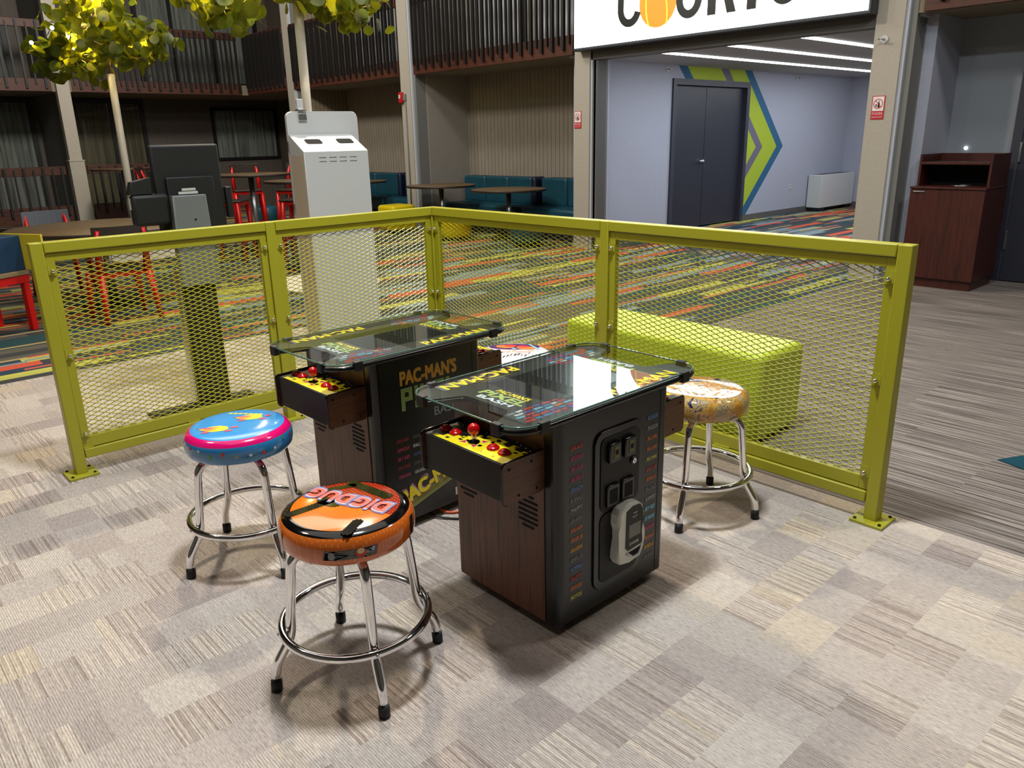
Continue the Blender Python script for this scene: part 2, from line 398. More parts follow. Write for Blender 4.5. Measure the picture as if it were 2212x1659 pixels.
_tc = {}
def text_mesh(txt):
    if txt in _tc: return _tc[txt]
    cu = bpy.data.curves.new('t', 'FONT'); cu.body = txt; cu.offset = 0; cu.resolution_u = 3
    o = bpy.data.objects.new('t', cu); COL.objects.link(o)
    dg = bpy.context.evaluated_depsgraph_get(); me = o.evaluated_get(dg).to_mesh()
    r = ([tuple(v.co) for v in me.vertices], [tuple(p.vertices) for p in me.polygons])
    o.evaluated_get(dg).to_mesh_clear(); bpy.data.objects.remove(o); bpy.data.curves.remove(cu)
    _tc[txt] = r; return r

def thing(name, label, cat, loc=(0, 0, 0), rz=0., group=None):
    o = bpy.data.objects.new(name, None); COL.objects.link(o); o.location = loc; o.rotation_euler = (0, 0, rz)
    o.empty_display_size = .1; o['label'] = label; o['category'] = cat
    if group: o['group'] = group
    return o
def tag(o, label, cat, group=None):
    o['label'] = label; o['category'] = cat
    if group: o['group'] = group
    return o
def struct(o): o['kind'] = 'structure'; return o
KIDS = {}
def kids(o): return [c for c in bpy.data.objects if c.parent == o]
def dup(root, loc, rz, label, group=None):
    r = root.copy(); COL.objects.link(r); r.location = loc; r.rotation_euler = (0, 0, rz); r['label'] = label
    if group: r['group'] = group
    for ch in kids(root):
        c = ch.copy(); COL.objects.link(c); c.parent = r
        for g in kids(ch):
            d = g.copy(); COL.objects.link(d); d.parent = c
    return r
def fillet(pts, rad, n=6):
    pts = [Vector(p) for p in pts]; out = [pts[0]]
    for i in range(1, len(pts)-1):
        a, b, c = pts[i-1], pts[i], pts[i+1]; r = min(rad, (a-b).length*.45, (c-b).length*.45)
        p, q = b+(a-b).normalized()*r, b+(c-b).normalized()*r
        for k in range(n+1):
            t = k/n; out.append(p*(1-t)**2+b*2*t*(1-t)+q*t*t)
    out.append(pts[-1]); return out
def rrect(x0, x1, y0, y1, r, n=6):
    out = []
    for cx, cy, a0 in ((x1-r, y0+r, -90), (x1-r, y1-r, 0), (x0+r, y1-r, 90), (x0+r, y0+r, 180)):
        for k in range(n+1):
            a = math.radians(a0+90*k/n); out.append((cx+r*math.cos(a), cy+r*math.sin(a)))
    return out
X, Y, Z = Vector((1, 0, 0)), Vector((0, 1, 0)), Vector((0, 0, 1))

# ------------------------------------------------------------------ camera
cam = bpy.data.cameras.new('camera'); co = bpy.data.objects.new('camera', cam); COL.objects.link(co)
f_px, yaw, pitch, roll = 1670.93, math.radians(-47.7368), math.radians(17.6293), math.radians(-1.25659)
F = Vector((math.cos(pitch)*math.sin(yaw), math.cos(pitch)*math.cos(yaw), -math.sin(pitch)))
R = Vector((math.cos(yaw), -math.sin(yaw), 0)); U = R.cross(F)
R2 = R*math.cos(roll)+U*math.sin(roll); U2 = -R*math.sin(roll)+U*math.cos(roll)
mw = Matrix((R2, U2, -F)).transposed().to_4x4(); mw.translation = (3.77694, -2.81715, 1.44742)
co.matrix_world = mw; cam.sensor_width = 36; cam.lens = 36*f_px/2212; cam.clip_end = 100
bpy.context.scene.camera = co
sc = bpy.context.scene
sc.view_settings.view_transform = 'Standard'; sc.view_settings.look = 'None'

# ------------------------------------------------------------------ floors
def slab(name, x0, x1, y0, y1, z0, z1, m, kind=True, bev=0):
    o = MB().mat(m).box(x0, x1, y0, y1, z0, z1, bev).build(name)
    if kind: struct(o)
    return o
YB, XB = .125, -1.98
slab('floor', XB, 7.5, -6.5, YB, -.05, 0, 'beige')
b = MB().mat('colour'); b.box(-15.2, XB, -6.5, YB, -.05, 0); b.box(-15.2, .4, YB, 13, -.05, 0); struct(b.build('floor'))
slab('floor', .4, 7.5, YB, 13, -.05, 0, 'brown')
o = MB().mat('teal').prism([(0, 0), (.5, -.17), (.9, .2), (.3, .6)], (2.86, 1.0, .0005), X, Y, .004).build('carpet_inlay')
tag(o, 'dark teal pointed carpet inlay in the brown striped floor at the right edge', 'carpet inlay')

# ------------------------------------------------------------------ building shell
CEIL = 2.44
colx = [.43, -3.375, -7.24, -11.1]
def column(x, lab):
    b = MB().mat('column').box(x-.13, x+.13, 5.0, 5.05, 0, 7, .004)
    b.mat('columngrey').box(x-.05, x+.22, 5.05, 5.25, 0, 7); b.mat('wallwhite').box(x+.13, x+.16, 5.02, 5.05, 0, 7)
    if abs(x+3.375) < .01: b.box(x+.13, -3.175, 5.05, 5.1, 0, CEIL)
    return struct(b.build('trim_1'))
for x in colx: column(x, '')
for i, y in enumerate((1.43, -2.35)):
    b = MB().mat('column').box(-13.15, -13.0, y-.11, y+.11, 1.215, 7, .004)
    b.box(-13.17, -12.98, y-.13, y+.13, 0, 1.2, .004).box(-13.18, -12.97, y-.14, y+.14, 1.2, 1.225, .003); struct(b.build('trim_2'))
# fins between the bays
def fin(x, mat, y1=6.1, top=7): return struct(MB().mat(mat).box(x-.06, x+.06, 5.06, y1, 0, top).build('wall_fin'))
for x, m in ((-7.06, 'greywall'), (-10.9, 'bead_y')): struct(MB().mat(m).box(x-.06, x+.06, 5.25, 6.1, 0, 7).build('wall_back'))
slab('wall_back', -7.0, -3.72, 6.1, 6.2, 0, CEIL, 'bead_x')
slab('wall_back', -10.84, -7.12, 6.1, 6.2, 0, CEIL, 'bead_x')
slab('wall_back', -15.1, -10.96, 6.6, 6.7, 0, 7, 'wallpaper_x')
b = MB().mat('greywall').box(-10.84, -7.12, 6.1, 6.2, CEIL+.2, 7).box(-7.0, -3.72, 6.1, 6.2, CEIL+.2, 7).box(-3.4, .4, 6.1, 6.2, CEIL+.2, 7).box(.7, 4.5, 5.9, 6.0, CEIL+.2, 7)
struct(b.build('wall_back'))
# curtained glass of the upper floor behind the balcony bars
for k, (x0, x1) in enumerate(((-10.3, -8.9), (-6.6, -5.6), (-5.2, -4.1), (-2.6, -.4))):
    w = struct(MB().mat('frameblk').box(x0-.07, x1+.07, 6.05, 6.1, 2.7, 4.9).build('window_%d' % (k+4)))
    MB().mat('curtain_x').box(x0, x1, 6.02, 6.05, 2.76, 4.84).build('curtain', w)
# left building wall at x=-15
b = MB().mat('wallpaper').box(-15.1, -15, -6.5, 6.6, 0, 7); struct(b.build('wall_left'))
for y in (1.43, -2.35): struct(MB().mat('columngrey').box(-15, -13.18, y-.05, y+.05, 0, 7).build('wall_left'))
def window(n, y0, y1, z0, z1, cur, mull=(), fr=.09):
    b = MB().mat('frameblk'); x = -15.
    b.box(x, x+.06, y0-fr, y0, z0-fr, z1+fr).box(x, x+.06, y1, y1+fr, z0-fr, z1+fr).box(x, x+.06, y0, y1, z1, z1+fr).box(x, x+.06, y0, y1, z0-fr, z0)
    for m in mull: b.box(x, x+.06, m-.035, m+.035, z0, z1)
    w = struct(b.build('window_%d' % n))
    MB().mat(cur).box(x+.005, x+.02, y0, y1, z0, z1).build('curtain', w)
    MB().mat('pane').box(x+.04, x+.045, y0, y1, z0, z1).build('pane', w); return w
window(1, -1.3, 1.2, .12, 2.33, 'curtain', (-.1,))
window(2, 2.05, 3.36, .12, 2.33, 'curtain_w', (2.75,))
w3 = window(3, 5.0, 6.5, 1.15, 2.2, 'curtain', (), .06)
window(8, -.9, 1.0, 2.8, 4.9, 'curtain', (.05,)); window(9, 3.6, 6.2, 2.8, 4.9, 'curtain', (4.3, 5.2))
# balcony slabs
slab('ceiling', -15, -13.1, -6.5, 6.6, CEIL, CEIL+.2, 'soffit'); slab('ceiling', -13.1, -10.96, 5.06, 6.6, CEIL, CEIL+.2, 'soffit')
slab('ceiling', -10.84, -7.12, 5.04, 6.1, CEIL, CEIL+.2, 'soffit'); slab('ceiling', -7.0, -3.5, 5.04, 6.1, CEIL, CEIL+.2, 'soffit')
slab('ceiling', .66, 4.5, 5.04, 5.9, CEIL, CEIL+.2, 'soffit')
slab('ceiling', -15.2, 7.5, -6.5, 13, 7.0, 7.1, 'dark_ceil')
slab('wall_right', 7.5, 7.6, -6.6, 6.1, 0, 7.1, 'dark_ceil'); slab('wall_front', -15.2, 7.6, -6.6, -6.5, 0, 7.1, 'dark_ceil')
slab('wall_back', 4.5, 7.6, 5.9, 6.0, 0, 7.0, 'dark_ceil')

def railing(x0, y0, x1, y1, z0, hb, z1, n, lab, ht=.14, over=.12):
    """bars fixed on the courtyard face of a bottom board and a top rail"""
    d = Vector((x1-x0, y1-y0, 0)); L = d.length; a = math.atan2(d.y, d.x)
    t = thing('balcony_railing', lab, 'railing', (x0, y0, z0), a)
    MB().mat('railwood').box(0, L, 0, .04, 0, hb, .004).build('bottom_board', t)
    MB().mat('railwood').box(0, L, 0, .05, z1-z0-ht, z1-z0, .006).build('top_rail', t)
    short = MB().mat('baluster').box(-.014, .014, -.03, 0, hb-.10, z1-z0-.05).build('baluster', t)
    long_ = MB().mat('baluster').box(-.021, .021, -.04, 0, hb-.17, z1-z0-.02).build('baluster', t)
    p = L/n; short.location.x = p*.5; long_.location.x = p*1.5
    for i in range(2, n):
        s_ = (short if i % 2 == 0 else long_).copy(); COL.objects.link(s_); s_.location.x = p*(i+.5)
    return t
railing(-10.95, 4.99, -7.4, 4.99, 2.44, .24, 3.6, 36, 'upper balcony railing with dark bars directly above the white kiosk')
railing(-6.98, 4.99, -3.53, 4.99, 2.44, .24, 3.6, 35, 'upper balcony railing just left of the lit white sign')
railing(.72, 4.99, 4.2, 4.99, 2.44, .24, 3.6, 34, 'mahogany balcony railing above the waste cabinet at the right')
railing(-13.0, 4.99, -11.25, 4.99, 2.44, .24, 3.6, 18, 'short upper balcony railing between the inner corner and a column')
def railing_y(y0, y1, z0, hb, z1, n, lab, ht=.14):
    # courtyard face looks towards +x: run it from high y to low y
    d = y1-y0; t = railing(-13.08, y0, -13.08, y1, z0, hb, z1, n, lab, ht); t.location.x = -13.08; return t
railing_y(1.6, 4.9, 2.44, .22, 3.65, 32, 'upper balcony railing behind the leafy trees, right of the tan column')
railing_y(-2.2, 1.26, 2.44, .22, 3.65, 22, 'upper balcony railing at the far left of the picture')
railing_y(-2.2, 1.24, .1, .3, 1.12, 22, 'ground level railing at the far left below the grey curtains', .16)
railing_y(1.62, 3.5, .1, .3, 1.12, 13, 'ground level railing in front of the brown curtained window', .16)

# ------------------------------------------------------------------ courts room
b = MB().mat('bluewall').box(-3.72, -3.56, 5.3, 7.17, 0, CEIL).box(-3.72, -3.56, 9.25, 12.9, 0, CEIL).box(-3.72, -3.56, 7.17, 9.25, 2.225, CEIL)
b.mat('wallwhite').box(-3.72, -3.175, 5.22, 5.3, 0, CEIL); struct(b.build('wall_left'))
slab('wall_back', -3.6, 1.0, 12.9, 13, 0, CEIL, 'bluewall')
slab('wall_right', .66, .76, 5.26, 12.9, 0, CEIL, 'bluewall')
slab('ceiling', -3.7, .7, 5.1, 13, CEIL-.02, CEIL+.05, 'white_ceil')
b = MB().mat('dark_trim').box(-3.24, .31, 5.02, 5.2, 2.36, CEIL+.06).box(-3.175, -3.14, 5.04, 5.2, 0, 2.36).box(.28, .31, 5.05, 5.2, 0, 2.36); struct(b.build('trim_3'))
slab('baseboard_left', -3.56, -3.545, 9.25, 12.9, 0, .1, 'dark_trim'); slab('baseboard_back', -3.55, .66, 12.88, 12.9, 0, .1, 'dark_trim')
# mural: nested pointed bands painted on the wall
t_ = thing('wall_mural', 'lime and blue arrow shaped mural painted around the dark double door', 'mural', (-3.56, 0, 0))
def band(a, b_, m, i):
    zt, zc, zb, s_ = 2.415, 1.216, .1, .98
    P = lambda off, z: (9.282+1.2-off-abs(z-zc)*s_, z)
    pts = [P(a, zb), P(a, zc), P(a, zt), P(b_, zt), P(b_, zc), P(b_, zb)]
    def clip(q, f):
        out = []
        for i in range(len(q)):
            p, n = q[i], q[(i+1) % len(q)]; a, c = f(p), f(n)
            if a >= 0: out.append(p)
            if a*c < 0: t = a/(a-c); out.append((p[0]+(n[0]-p[0])*t, p[1]+(n[1]-p[1])*t))
        return out
    for q in ([pts[0], pts[1], pts[4], pts[5]], [pts[1], pts[2], pts[3], pts[4]]):
        # stay clear of the door opening
        for fs in ((lambda p: p[1]-2.24,), (lambda p: 2.24-p[1], lambda p: p[0]-9.265)):
            r = q
            for f in fs: r = clip(r, f) if len(r) > 2 else r
            if len(r) > 2: MB().mat(m).prism(r, (0.002, 0, 0), Y, Z, .002).build(i, t_)
band(0, .22, 'mural_blue', 'blue_stripe'); band(.22, .69, 'mural_green', 'green_stripe'); band(.69, .9, 'mural_purple', 'grey_stripe')
band(.9, 1.79, 'mural_green', 'green_stripe'); band(1.79, 2.0, 'mural_blue', 'blue_stripe')
# double door
d = MB().mat('doorframe').box(-3.70, -3.53, 7.16, 7.24, 0, 2.235).box(-3.70, -3.53, 9.17, 9.26, 0, 2.235).box(-3.70, -3.53, 7.24, 9.17, 2.15, 2.235)
d = struct(d.build('door_1'))
for y0, y1 in ((7.245, 8.12), (8.13, 9.165)):
    MB().mat('door').box(-3.66, -3.61, y0, y1, .02, 2.145, .003).build('door_leaf', d)
h = MB().mat('chrome').tube([(-3.61, 8.05, 1.04), (-3.55, 8.05, 1.04)], .024, 14).tube(fillet([(-3.56, 8.05, 1.04), (-3.55, 8.05, 1.04), (-3.55, 7.93, 1.04)], .01), .011, 10).build('door_handle', d)
# fill behind the door so no gap shows
slab('wall_left', -3.76, -3.71, 7.1, 9.3, 0, 2.3, 'door')
# radiator cabinet
t_ = thing('heating_cabinet', 'white enamel heating cabinet on the blue striped carpet by the corner', 'heater', (-3.54, 11.5, 0))
MB().mat('heater').box(0, .27, 0, 1.35, .07, .67, .008).build('casing', t_); MB().mat('blkmatte').box(.02, .25, .03, .25, 0, .07).box(.02, .25, 1.1, 1.32, 0, .07).box(.02, .2, .25, 1.1, .03, .07).build('plinth', t_)
MB().mat('dark_trim').box(.03, .22, .1, 1.25, .67, .674).build('top_grille', t_)
for i, (x, y1, lab) in enumerate(((-2.55, 12.6, 'long ceiling light line nearest the blue wall'), (-1.62, 12.6, 'middle one of the three ceiling light lines'), (-.72, 12.6, 'ceiling light line farthest to the right'))):
    o = MB().mat('strip').box(x-.035, x+.035, 5.55, y1, 2.405, 2.42).build('light_strip'); tag(o, lab, 'ceiling light', 'linear ceiling lights over the far room')
def sprinkler(loc, rz, lab):
    t = thing('sprinkler_head', lab, 'sprinkler', loc, rz)
    MB().mat('white').tube([(0, 0, 0), (.012, 0, 0)], .035, 16).build('rose', t)
    MB().mat('steel').tube([(.012, 0, 0), (.07, 0, 0)], .009, 8).tube([(.07, -.03, 0), (.07, .03, 0)], .006, 8).build('nozzle', t)
sprinkler((-3.56, 7.03, 2.35), 0, 'small white sprinkler on the blue wall left of the double door')
sprinkler((-3.56, 10.79, 2.35), 0, 'small white sprinkler on the blue wall right of the mural')
sprinkler((.40, 5.0, 2.245), -PI/2, 'small sprinkler high on the beige column beside the lit sign')
t_ = thing('wall_outlet', 'white wall outlet plate low on the blue wall beside the mural', 'outlet', (-3.56, 10.88, .48))
MB().mat('white').box(0, .008, -.035, .035, -.058, .058, .002).build('plate', t_); MB().mat('dark_trim').box(.008, .01, -.012, .012, .015, .04).box(.008, .01, -.012, .012, -.04, -.015).build('socket', t_)

# ------------------------------------------------------------------ lit sign
t_ = thing('lit_sign', 'big white lit sign with black letters and an orange ball', 'sign', (-3.40, 4.86, 2.46))
MB().mat('signframe').box(0, 3.71, 0, .18, 0, 1.45, .01).build('frame', t_)
MB().mat('signwhite').box(.03, 3.68, -.008, .0, .035, 1.42).build('lit_face', t_)
b = MB().mat('signblack')
SX = 3.40
def glyph(ch, x0, x1, z0=.19, h=.72): b.text(ch, (x0, -.0085, z0), X, Z, h, x1-x0, d=.012)
# thick letters: arcs as swept bars
def bar(pts, r): 
    b.prism(pts, (0, -.01, 0), X, Z, .012)
def arcbar(cx, cz, rx, rz, a0, a1, w, n=24):
    P = []
    for k in range(n+1):
        a = math.radians(a0+(a1-a0)*k/n); P.append((cx+(rx)*math.cos(a), cz+(rz)*math.sin(a)))
    Q = []
    for k in range(n+1):
        a = math.radians(a1+(a0-a1)*k/n); Q.append((cx+(rx-w)*math.cos(a), cz+(rz-w)*math.sin(a)))
    for k in range(n): 
        q = [P[k], P[k+1], Q[n-k-1], Q[n-k]]; b.prism(q, (0, -.01, 0), X, Z, .012)
def rect(x0, x1, z0, z1): b.prism([(x0, z0), (x1, z0), (x1, z1), (x0, z1)], (0, -.01, 0), X, Z, .012)
zb, zt = .185, .93
b = MB().mat('signblack')
# C
arcbar(.90, zb+.19, .17, .19, 180, 345, .085); rect(.73, .815, zb+.19, zt-.19); arcbar(.90, zt-.19, .17, .19, 180, 15, .085)
b.build('letter', t_); b = MB().mat('signblack')
arcbar(1.72, zb+.19, .165, .19, 180, 360, .085); rect(1.555, 1.64, zb+.19, zt); rect(1.80, 1.885, zb+.19, zt)
b.build('letter', t_); b = MB().mat('signblack')
rect(1.96, 2.06, zb, zt); arcbar(2.10, zt-.19, .17, .19, -90, 90, .085); rect(2.05, 2.11, zt-.085, zt); rect(2.05, 2.11, zt-.38, zt-.30)
b.prism([(2.20, zb), (2.305, zb), (2.17, zt-.36), (2.08, zt-.36)], (0, -.01, 0), X, Z, .012)
b.build('letter', t_); b = MB().mat('signblack')
rect(2.43, 2.535, zb, zt); rect(2.34, 2.625, zt-.09, zt)
b.build('letter', t_); b = MB().mat('signblack')
arcbar(2.84, zb+.19, .165, .19, 190, 450, .085); arcbar(2.84, zt-.19, .165, .19, 0, 270, .085)
b.build('letter', t_)
b = MB().mat('signorange'); pts = [(1.30+.255*math.cos(a*PI/24), .40+.26*math.sin(a*PI/24)) for a in range(48)]
b.prism(pts, (0, -.009, 0), X, Z, .010); b.mat('signyellow')
for cx, sgn in ((1.30-.16, 1), (1.30+.12, 1)):
    prev = None
    for k in range(13):
        z = .155+.49*k/12; x = cx+(.05*((k/12-.5)**2*4))*(-1 if cx < 1.3 else 1)*-1+.06*(.5-k/12)*(0 if cx < 1.3 else 2)
        if prev: b.prism([(prev[0]-.007, prev[1]), (prev[0]+.007, prev[1]), (x+.007, z), (x-.007, z)], (0, -.0195, 0), X, Z, .002)
        prev = (x, z)
b.build('ball_emblem', t_)

# NO ALCOHOL signs
def alcohol(loc, lab):
    t = thing('alcohol_sign', lab, 'sign', loc)
    MB().mat('redsign').box(-.06, .06, -.006, 0, -.105, .105, .001).build('backing', t)
    b = MB().mat('signpaper').box(-.052, .052, -.0075, -.006, -.03, .098)
    b.text('NO ALCOHOL', (-.05, -.0062, -.064), X, Z, .024, .10, d=.001); b.text('BEYOND THIS POINT', (-.048, -.0062, -.09), X, Z, .011, .096, d=.001)
    b.mat('signblack').prism([(-.008+x, y) for x, y in ((0, 0), (.02, 0), (.02, .035), (.014, .042), (.014, .06), (.006, .06), (.006, .042), (0, .035))], (0.004, -.0078, 0), X, Z, .0006)
    b.prism([(-.03, .03), (-.014, .03), (-.018, .012), (-.02, .0), (-.016, -.004), (-.028, -.004), (-.024, 0), (-.026, .012)], (0.004, -.0078, 0), X, Z, .0006)
    R1 = [(.044*math.cos(k*PI/16), .034+.044*math.sin(k*PI/16)) for k in range(33)]; R0 = [(.038*math.cos(k*PI/16), .034+.038*math.sin(k*PI/16)) for k in range(33)]
    b.mat('redsign')
    for k in range(32): b.prism([R0[k], R1[k], R1[k+1], R0[k+1]], (0, -.0085, 0), X, Z, .0006)
    b.prism([(-.031, .063), (-.027, .067), (.031, .005), (.027, .001)], (0, -.0085, 0), X, Z, .0006)
    b.build('print', t)
alcohol((-3.44, 5.0, 1.655), 'red and white notice on the beige column left of the blue room')
alcohol((.412, 5.0, 1.65), 'red and white notice on the beige column right of the blue room')
t_ = thing('fire_alarm', 'red fire alarm box on the column above the teal sofas', 'alarm', (-7.32, 5.0, 2.115))
MB().mat('horn').box(-.05, .03, -.06, 0, -.08, .08, .008).build('housing', t_); MB().mat('white').box(-.03, .01, -.07, -.06, -.02, .04, .004).build('strobe', t_)
MB().mat('columngrey').box(.035, .10, -.03, 0, -.05, .05, .003).tube([(.08, -.015, -.05), (.08, -.015, -2.0)], .011, 8).build('conduit', t_)

# ------------------------------------------------------------------ right alcove
slab('wall_back', .66, 4.5, 5.9, 6.0, 0, CEIL, 'trashwall'); slab('baseboard_back', .66, 1.30, 5.88, 5.9, 0, .1, 'dark_trim')
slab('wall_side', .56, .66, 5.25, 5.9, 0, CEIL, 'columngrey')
d = struct(MB().mat('doorframe').box(1.34, 1.42, 5.85, 5.91, 0, 2.2).box(2.40, 2.48, 5.85, 5.91, 0, 2.2).box(1.42, 2.4, 5.85, 5.91, 2.12, 2.2).build('door_2'))
MB().mat('door').box(1.42, 2.40, 5.86, 5.90, .01, 2.12, .002).build('door_leaf', d)
for z in (.40, 1.22, 1.9): MB().mat('steel').box(1.415, 1.435, 5.835, 5.86, z-.09, z+.09, .002).build('hinge', d)
o = MB().mat('lampwhite').sphere((.936, 5.89, 1.26), .018, 12).build('wall_indicator'); tag(o, 'tiny bright white light on the grey wall above the waste cabinet', 'light')
t_ = thing('waste_cabinet', 'mahogany waste cabinet with an open tray shelf beside the dark door', 'cabinet', (.78, 5.06, 0))
W_, D_ = .64, .60
MB().mat('mahog').box(.02, W_-.02, .03, D_, 0, .09).build('plinth', t_)
MB().mat('mahog').box(0, .02, .02, D_, .09, .915).box(W_-.02, W_, .02, D_, .09, .915).box(0.01, .03, .11, D_, .93, 1.22).box(W_-.03, W_-.01, .11, D_, .93, 1.22).box(.02, W_-.02, D_-.02, D_, .09, 1.22).box(.02, W_-.02, .02, D_-.02, .09, .11).build('carcass', t_)
# cut the front of the upper part back with its own side cheeks
dd = MB().mat('mahog').box(.0, W_, 0, .02, .09, .91, .002).build('door', t_)
MB().mat('steel').box(.03, .13, -.012, 0, .885, .895, .002).build('handle', dd)
MB().mat('mahog').box(-.005, W_+.005, -.01, D_-.02, .915, .935, .003).build('counter', t_)
MB().mat('mahog').box(0.03, W_-.03, .105, D_-.02, 1.13, 1.152, .002).build('tray_top', t_)
MB().mat('hole').box(.02, W_-.02, .42, .43, .935, 1.13).build('shade_sheet', t_)  # black sheet paints in the shade inside the open shelf
MB().mat('steel').tube([(.36+.09*math.cos(a*PI/12), .26+.09*math.sin(a*PI/12), .938) for a in range(24)], .005, 6, closed=True).build('chute_ring', t_)

# ------------------------------------------------------------------ fence
T, PW, PD = 1.067, .05, .055
L1, L2, m1, m2 = 2.101, 2.738, 1.021, 1.345
t_ = thing('mesh_fence', 'lime green steel fence with diamond mesh panels around the game tables', 'fence', (0, 0, 0))
def post(x0, x1, y0, y1, top, plate):
    p = MB().mat('lime').box(x0, x1, y0, y1, .01, top, .004).build('post', t_)
    px0, px1, py0, py1 = plate
    MB().mat('lime').box(px0, px1, py0, py1, 0, .012, .002).build('base_plate', p)
    for bx in (px0+.016, px1-.016):
        for by in (py0+.016, py1-.016):
            o = MB().mat('blkgloss').cyl((bx, by, .012), .0065, .005, 8).build('anchor_bolt', p)
    return p
e = .038
post(-PD, 0, -L1, -L1+PW, T, (-PD-e, e, -L1-e, -L1+PW+e)); post(-PD, 0, -m1-.025, -m1+.025, T, (-PD-e, e, -m1-.025-e, -m1+.025+e))
post(-PD, 0, 0, PD, T-.046, (-PD-e, e, -e, PD+e))
post(m2-.025, m2+.025, 0, PD, T, (m2-.025-e, m2+.025+e, -e, PD+e)); post(L2-PW, L2, 0, PD, T, (L2-PW-e, L2+e, -e, PD+e))
RH = .045
def rail_y(y0, y1, z0, z1, name): return MB().mat('lime').box(-PD, 0, y0, y1, z0, z1, .004).build(name, t_)
def rail_x(x0, x1, z0, z1, name): return MB().mat('lime').box(x0, x1, 0, PD, z0, z1, .004).build(name, t_)
g = .002
rail_y(-L1+PW+g, -m1-.025-g, T-RH, T, 'top_rail')
rail_x(m2+.025+g, L2-PW-g, T-RH, T, 'top_rail')
# mitred rails meeting at the corner
MB().mat('lime').prism([(-PD, -m1+.025+g), (0, -m1+.025+g), (0, -.0008), (-PD, PD-.0008)], (0, 0, T-RH), X, Y, RH, .003).build('top_rail', t_)
MB().mat('lime').prism([(.0008, 0), (m2-.025-g, 0), (m2-.025-g, PD), (-PD+.0008, PD)], (0, 0, T-RH), X, Y, RH, .003).build('top_rail', t_)
for y0, y1 in ((-L1+PW+g, -m1-.025-g), (-m1+.025+g, -.002)): rail_y(y0, y1, .078, .122, 'bottom_rail')
for x0, x1 in ((.002, m2-.025-g), (m2+.025+g, L2-PW-g)): rail_x(x0, x1, .078, .122, 'bottom_rail')

def mesh_panel(w, loc, rz, bolts):
    """panel of width w standing along local +x, courtyard side at local -y"""
    z0, z1 = .126, T-RH-.004; fw = .034; d0, d1 = .016, .036
    a0, a1, b0, b1 = fw, w-fw, z0+.052, z1-fw
    b = MB().mat('lime')
    px, pz = .056/2, .0213/2
    nx = int((a1-a0)/px)+2; nz = int((b1-b0)/pz)+1
    for j in range(nz+1):
        prev = None; tilt = .0012
        for i in range(nx+1):
            x = min(a0+i*px, a1+.008); up = (i+j) % 2
            z = b0-.004+j*pz+(pz if up else 0)
            if z > b1+.006: z = b1+.006
            yy = (d0+d1)/2+(.0015 if up else -.0015)
            hw, hd = .0012, .0022
            ring = [b.bm.verts.new((x, yy-hd, z-hw-tilt*.5)), b.bm.verts.new((x, yy+hd, z-hw+tilt*.5)), b.bm.verts.new((x, yy+hd, z+hw+tilt*.5)), b.bm.verts.new((x, yy-hd, z+hw-tilt*.5))]
            if prev: 
                for k in range(4): b.bm.faces.new((prev[k], prev[(k+1) % 4], ring[(k+1) % 4], ring[k]))
            prev = ring
    me = b.build('mesh_panel', t_); me.location = loc; me.rotation_euler = (0, 0, rz)
    f = MB().mat('lime').box(0, a0, d0-.004, d1+.004, z0, z1, .001).box(a1, w, d0-.004, d1+.004, z0, z1, .001).box(a0, a1, d0-.004, d1+.004, b1, z1, .001).box(a0, a1, d0-.004, d1+.004, z0, b0, .001)
    f.box(.0, w*.04, .004, d0-.004, z0-.004, z0+.003).box(w*.48, w*.54, .004, d0-.004, z0-.004, z0+.003)
    f.build('panel_frame', me)
    for zc in (.94, .562, .192):
        for x, sgn in ((.017, -1), (w-.017, 1)):
            q = .0
            tb = MB().mat('lime').prism(rrect(x-.017, x+.017, zc-.016, zc+.032, .010, 4), (0, d0-.005, 0), X, Z, .004).build('mounting_tab', me)
            bo = MB().mat('chrome').tube([(x, d0-.009, zc+.004), (x, d0-.018, zc+.004)], .0085, 12).sphere((x, d0-.018, zc+.004), .0085, 12).build('cap_nut', me)
mesh_panel(L1-PW-m1-.025-.004, (-.0, -L1+PW+.002, 0), PI/2, 0) if False else None
def panel_y(y0, y1):
    # local +x runs along +y, local -y faces +x  (rotation +90 deg)
    mesh_panel(y1-y0, (0, y0, 0), PI/2, 0)
def panel_x(x0, x1): mesh_panel(x1-x0, (x0, 0, 0), 0, 0)
panel_y(-L1+PW+.002, -m1-.027); panel_y(-m1+.027, -.004); panel_x(.004, m2-.027); panel_x(m2+.027, L2-PW-.002)

# ------------------------------------------------------------------ stools
def stool(loc, rz, label, bands, art=None, seatrz=0.):
    t = thing('bar_stool', label, 'stool', loc, rz)
    R_, z0, z1 = .183, .421, .512
    prof = [(0, z0), (.150, z0), (.172, z0+.006), (.181, z0+.018), (.1835, z0+.036), (.183, z1-.036), (.179, z1-.022), (.170, z1-.010), (.158, z1-.003), (.146, z1), (.07, z1), (0, z1)]
    st = MB(); st.lathe(prof, 72, bands=bands); st = st.build('seat', t, recalc=True); st.rotation_euler = (0, 0, seatrz)
    if art: art(st, z1)
    MB().mat('rubber').cyl((0, 0, .408), .11, .02, 32).build('seat_plate', t)
    for k in range(4):
        a = k*PI/2; ca, sa = math.cos(a), math.sin(a)
        P = lambda r, z: (r*ca, r*sa, z)
        path = fillet([P(.06, .404), P(.158, .404), P(.177, .225), P(.182, .158), P(.231, .078), P(.236, .03)], .045, 7)
        lg = MB().mat('chrome').tube(path, .0138, 14).build('leg', t)
        MB().mat('rubber').tube([P(.2355, .034), P(.2375, .0)], .0158, 14).build('rubber_foot', lg)
        MB().mat('steel').sphere(P(.2135, .173), .0055, 8).build('ring_bolt', lg)
    MB().mat('chrome').tube([(.203*math.cos(2*PI*k/64), .203*math.sin(2*PI*k/64), .172) for k in range(64)], .0125, 12, closed=True).build('foot_ring', t)
    return t

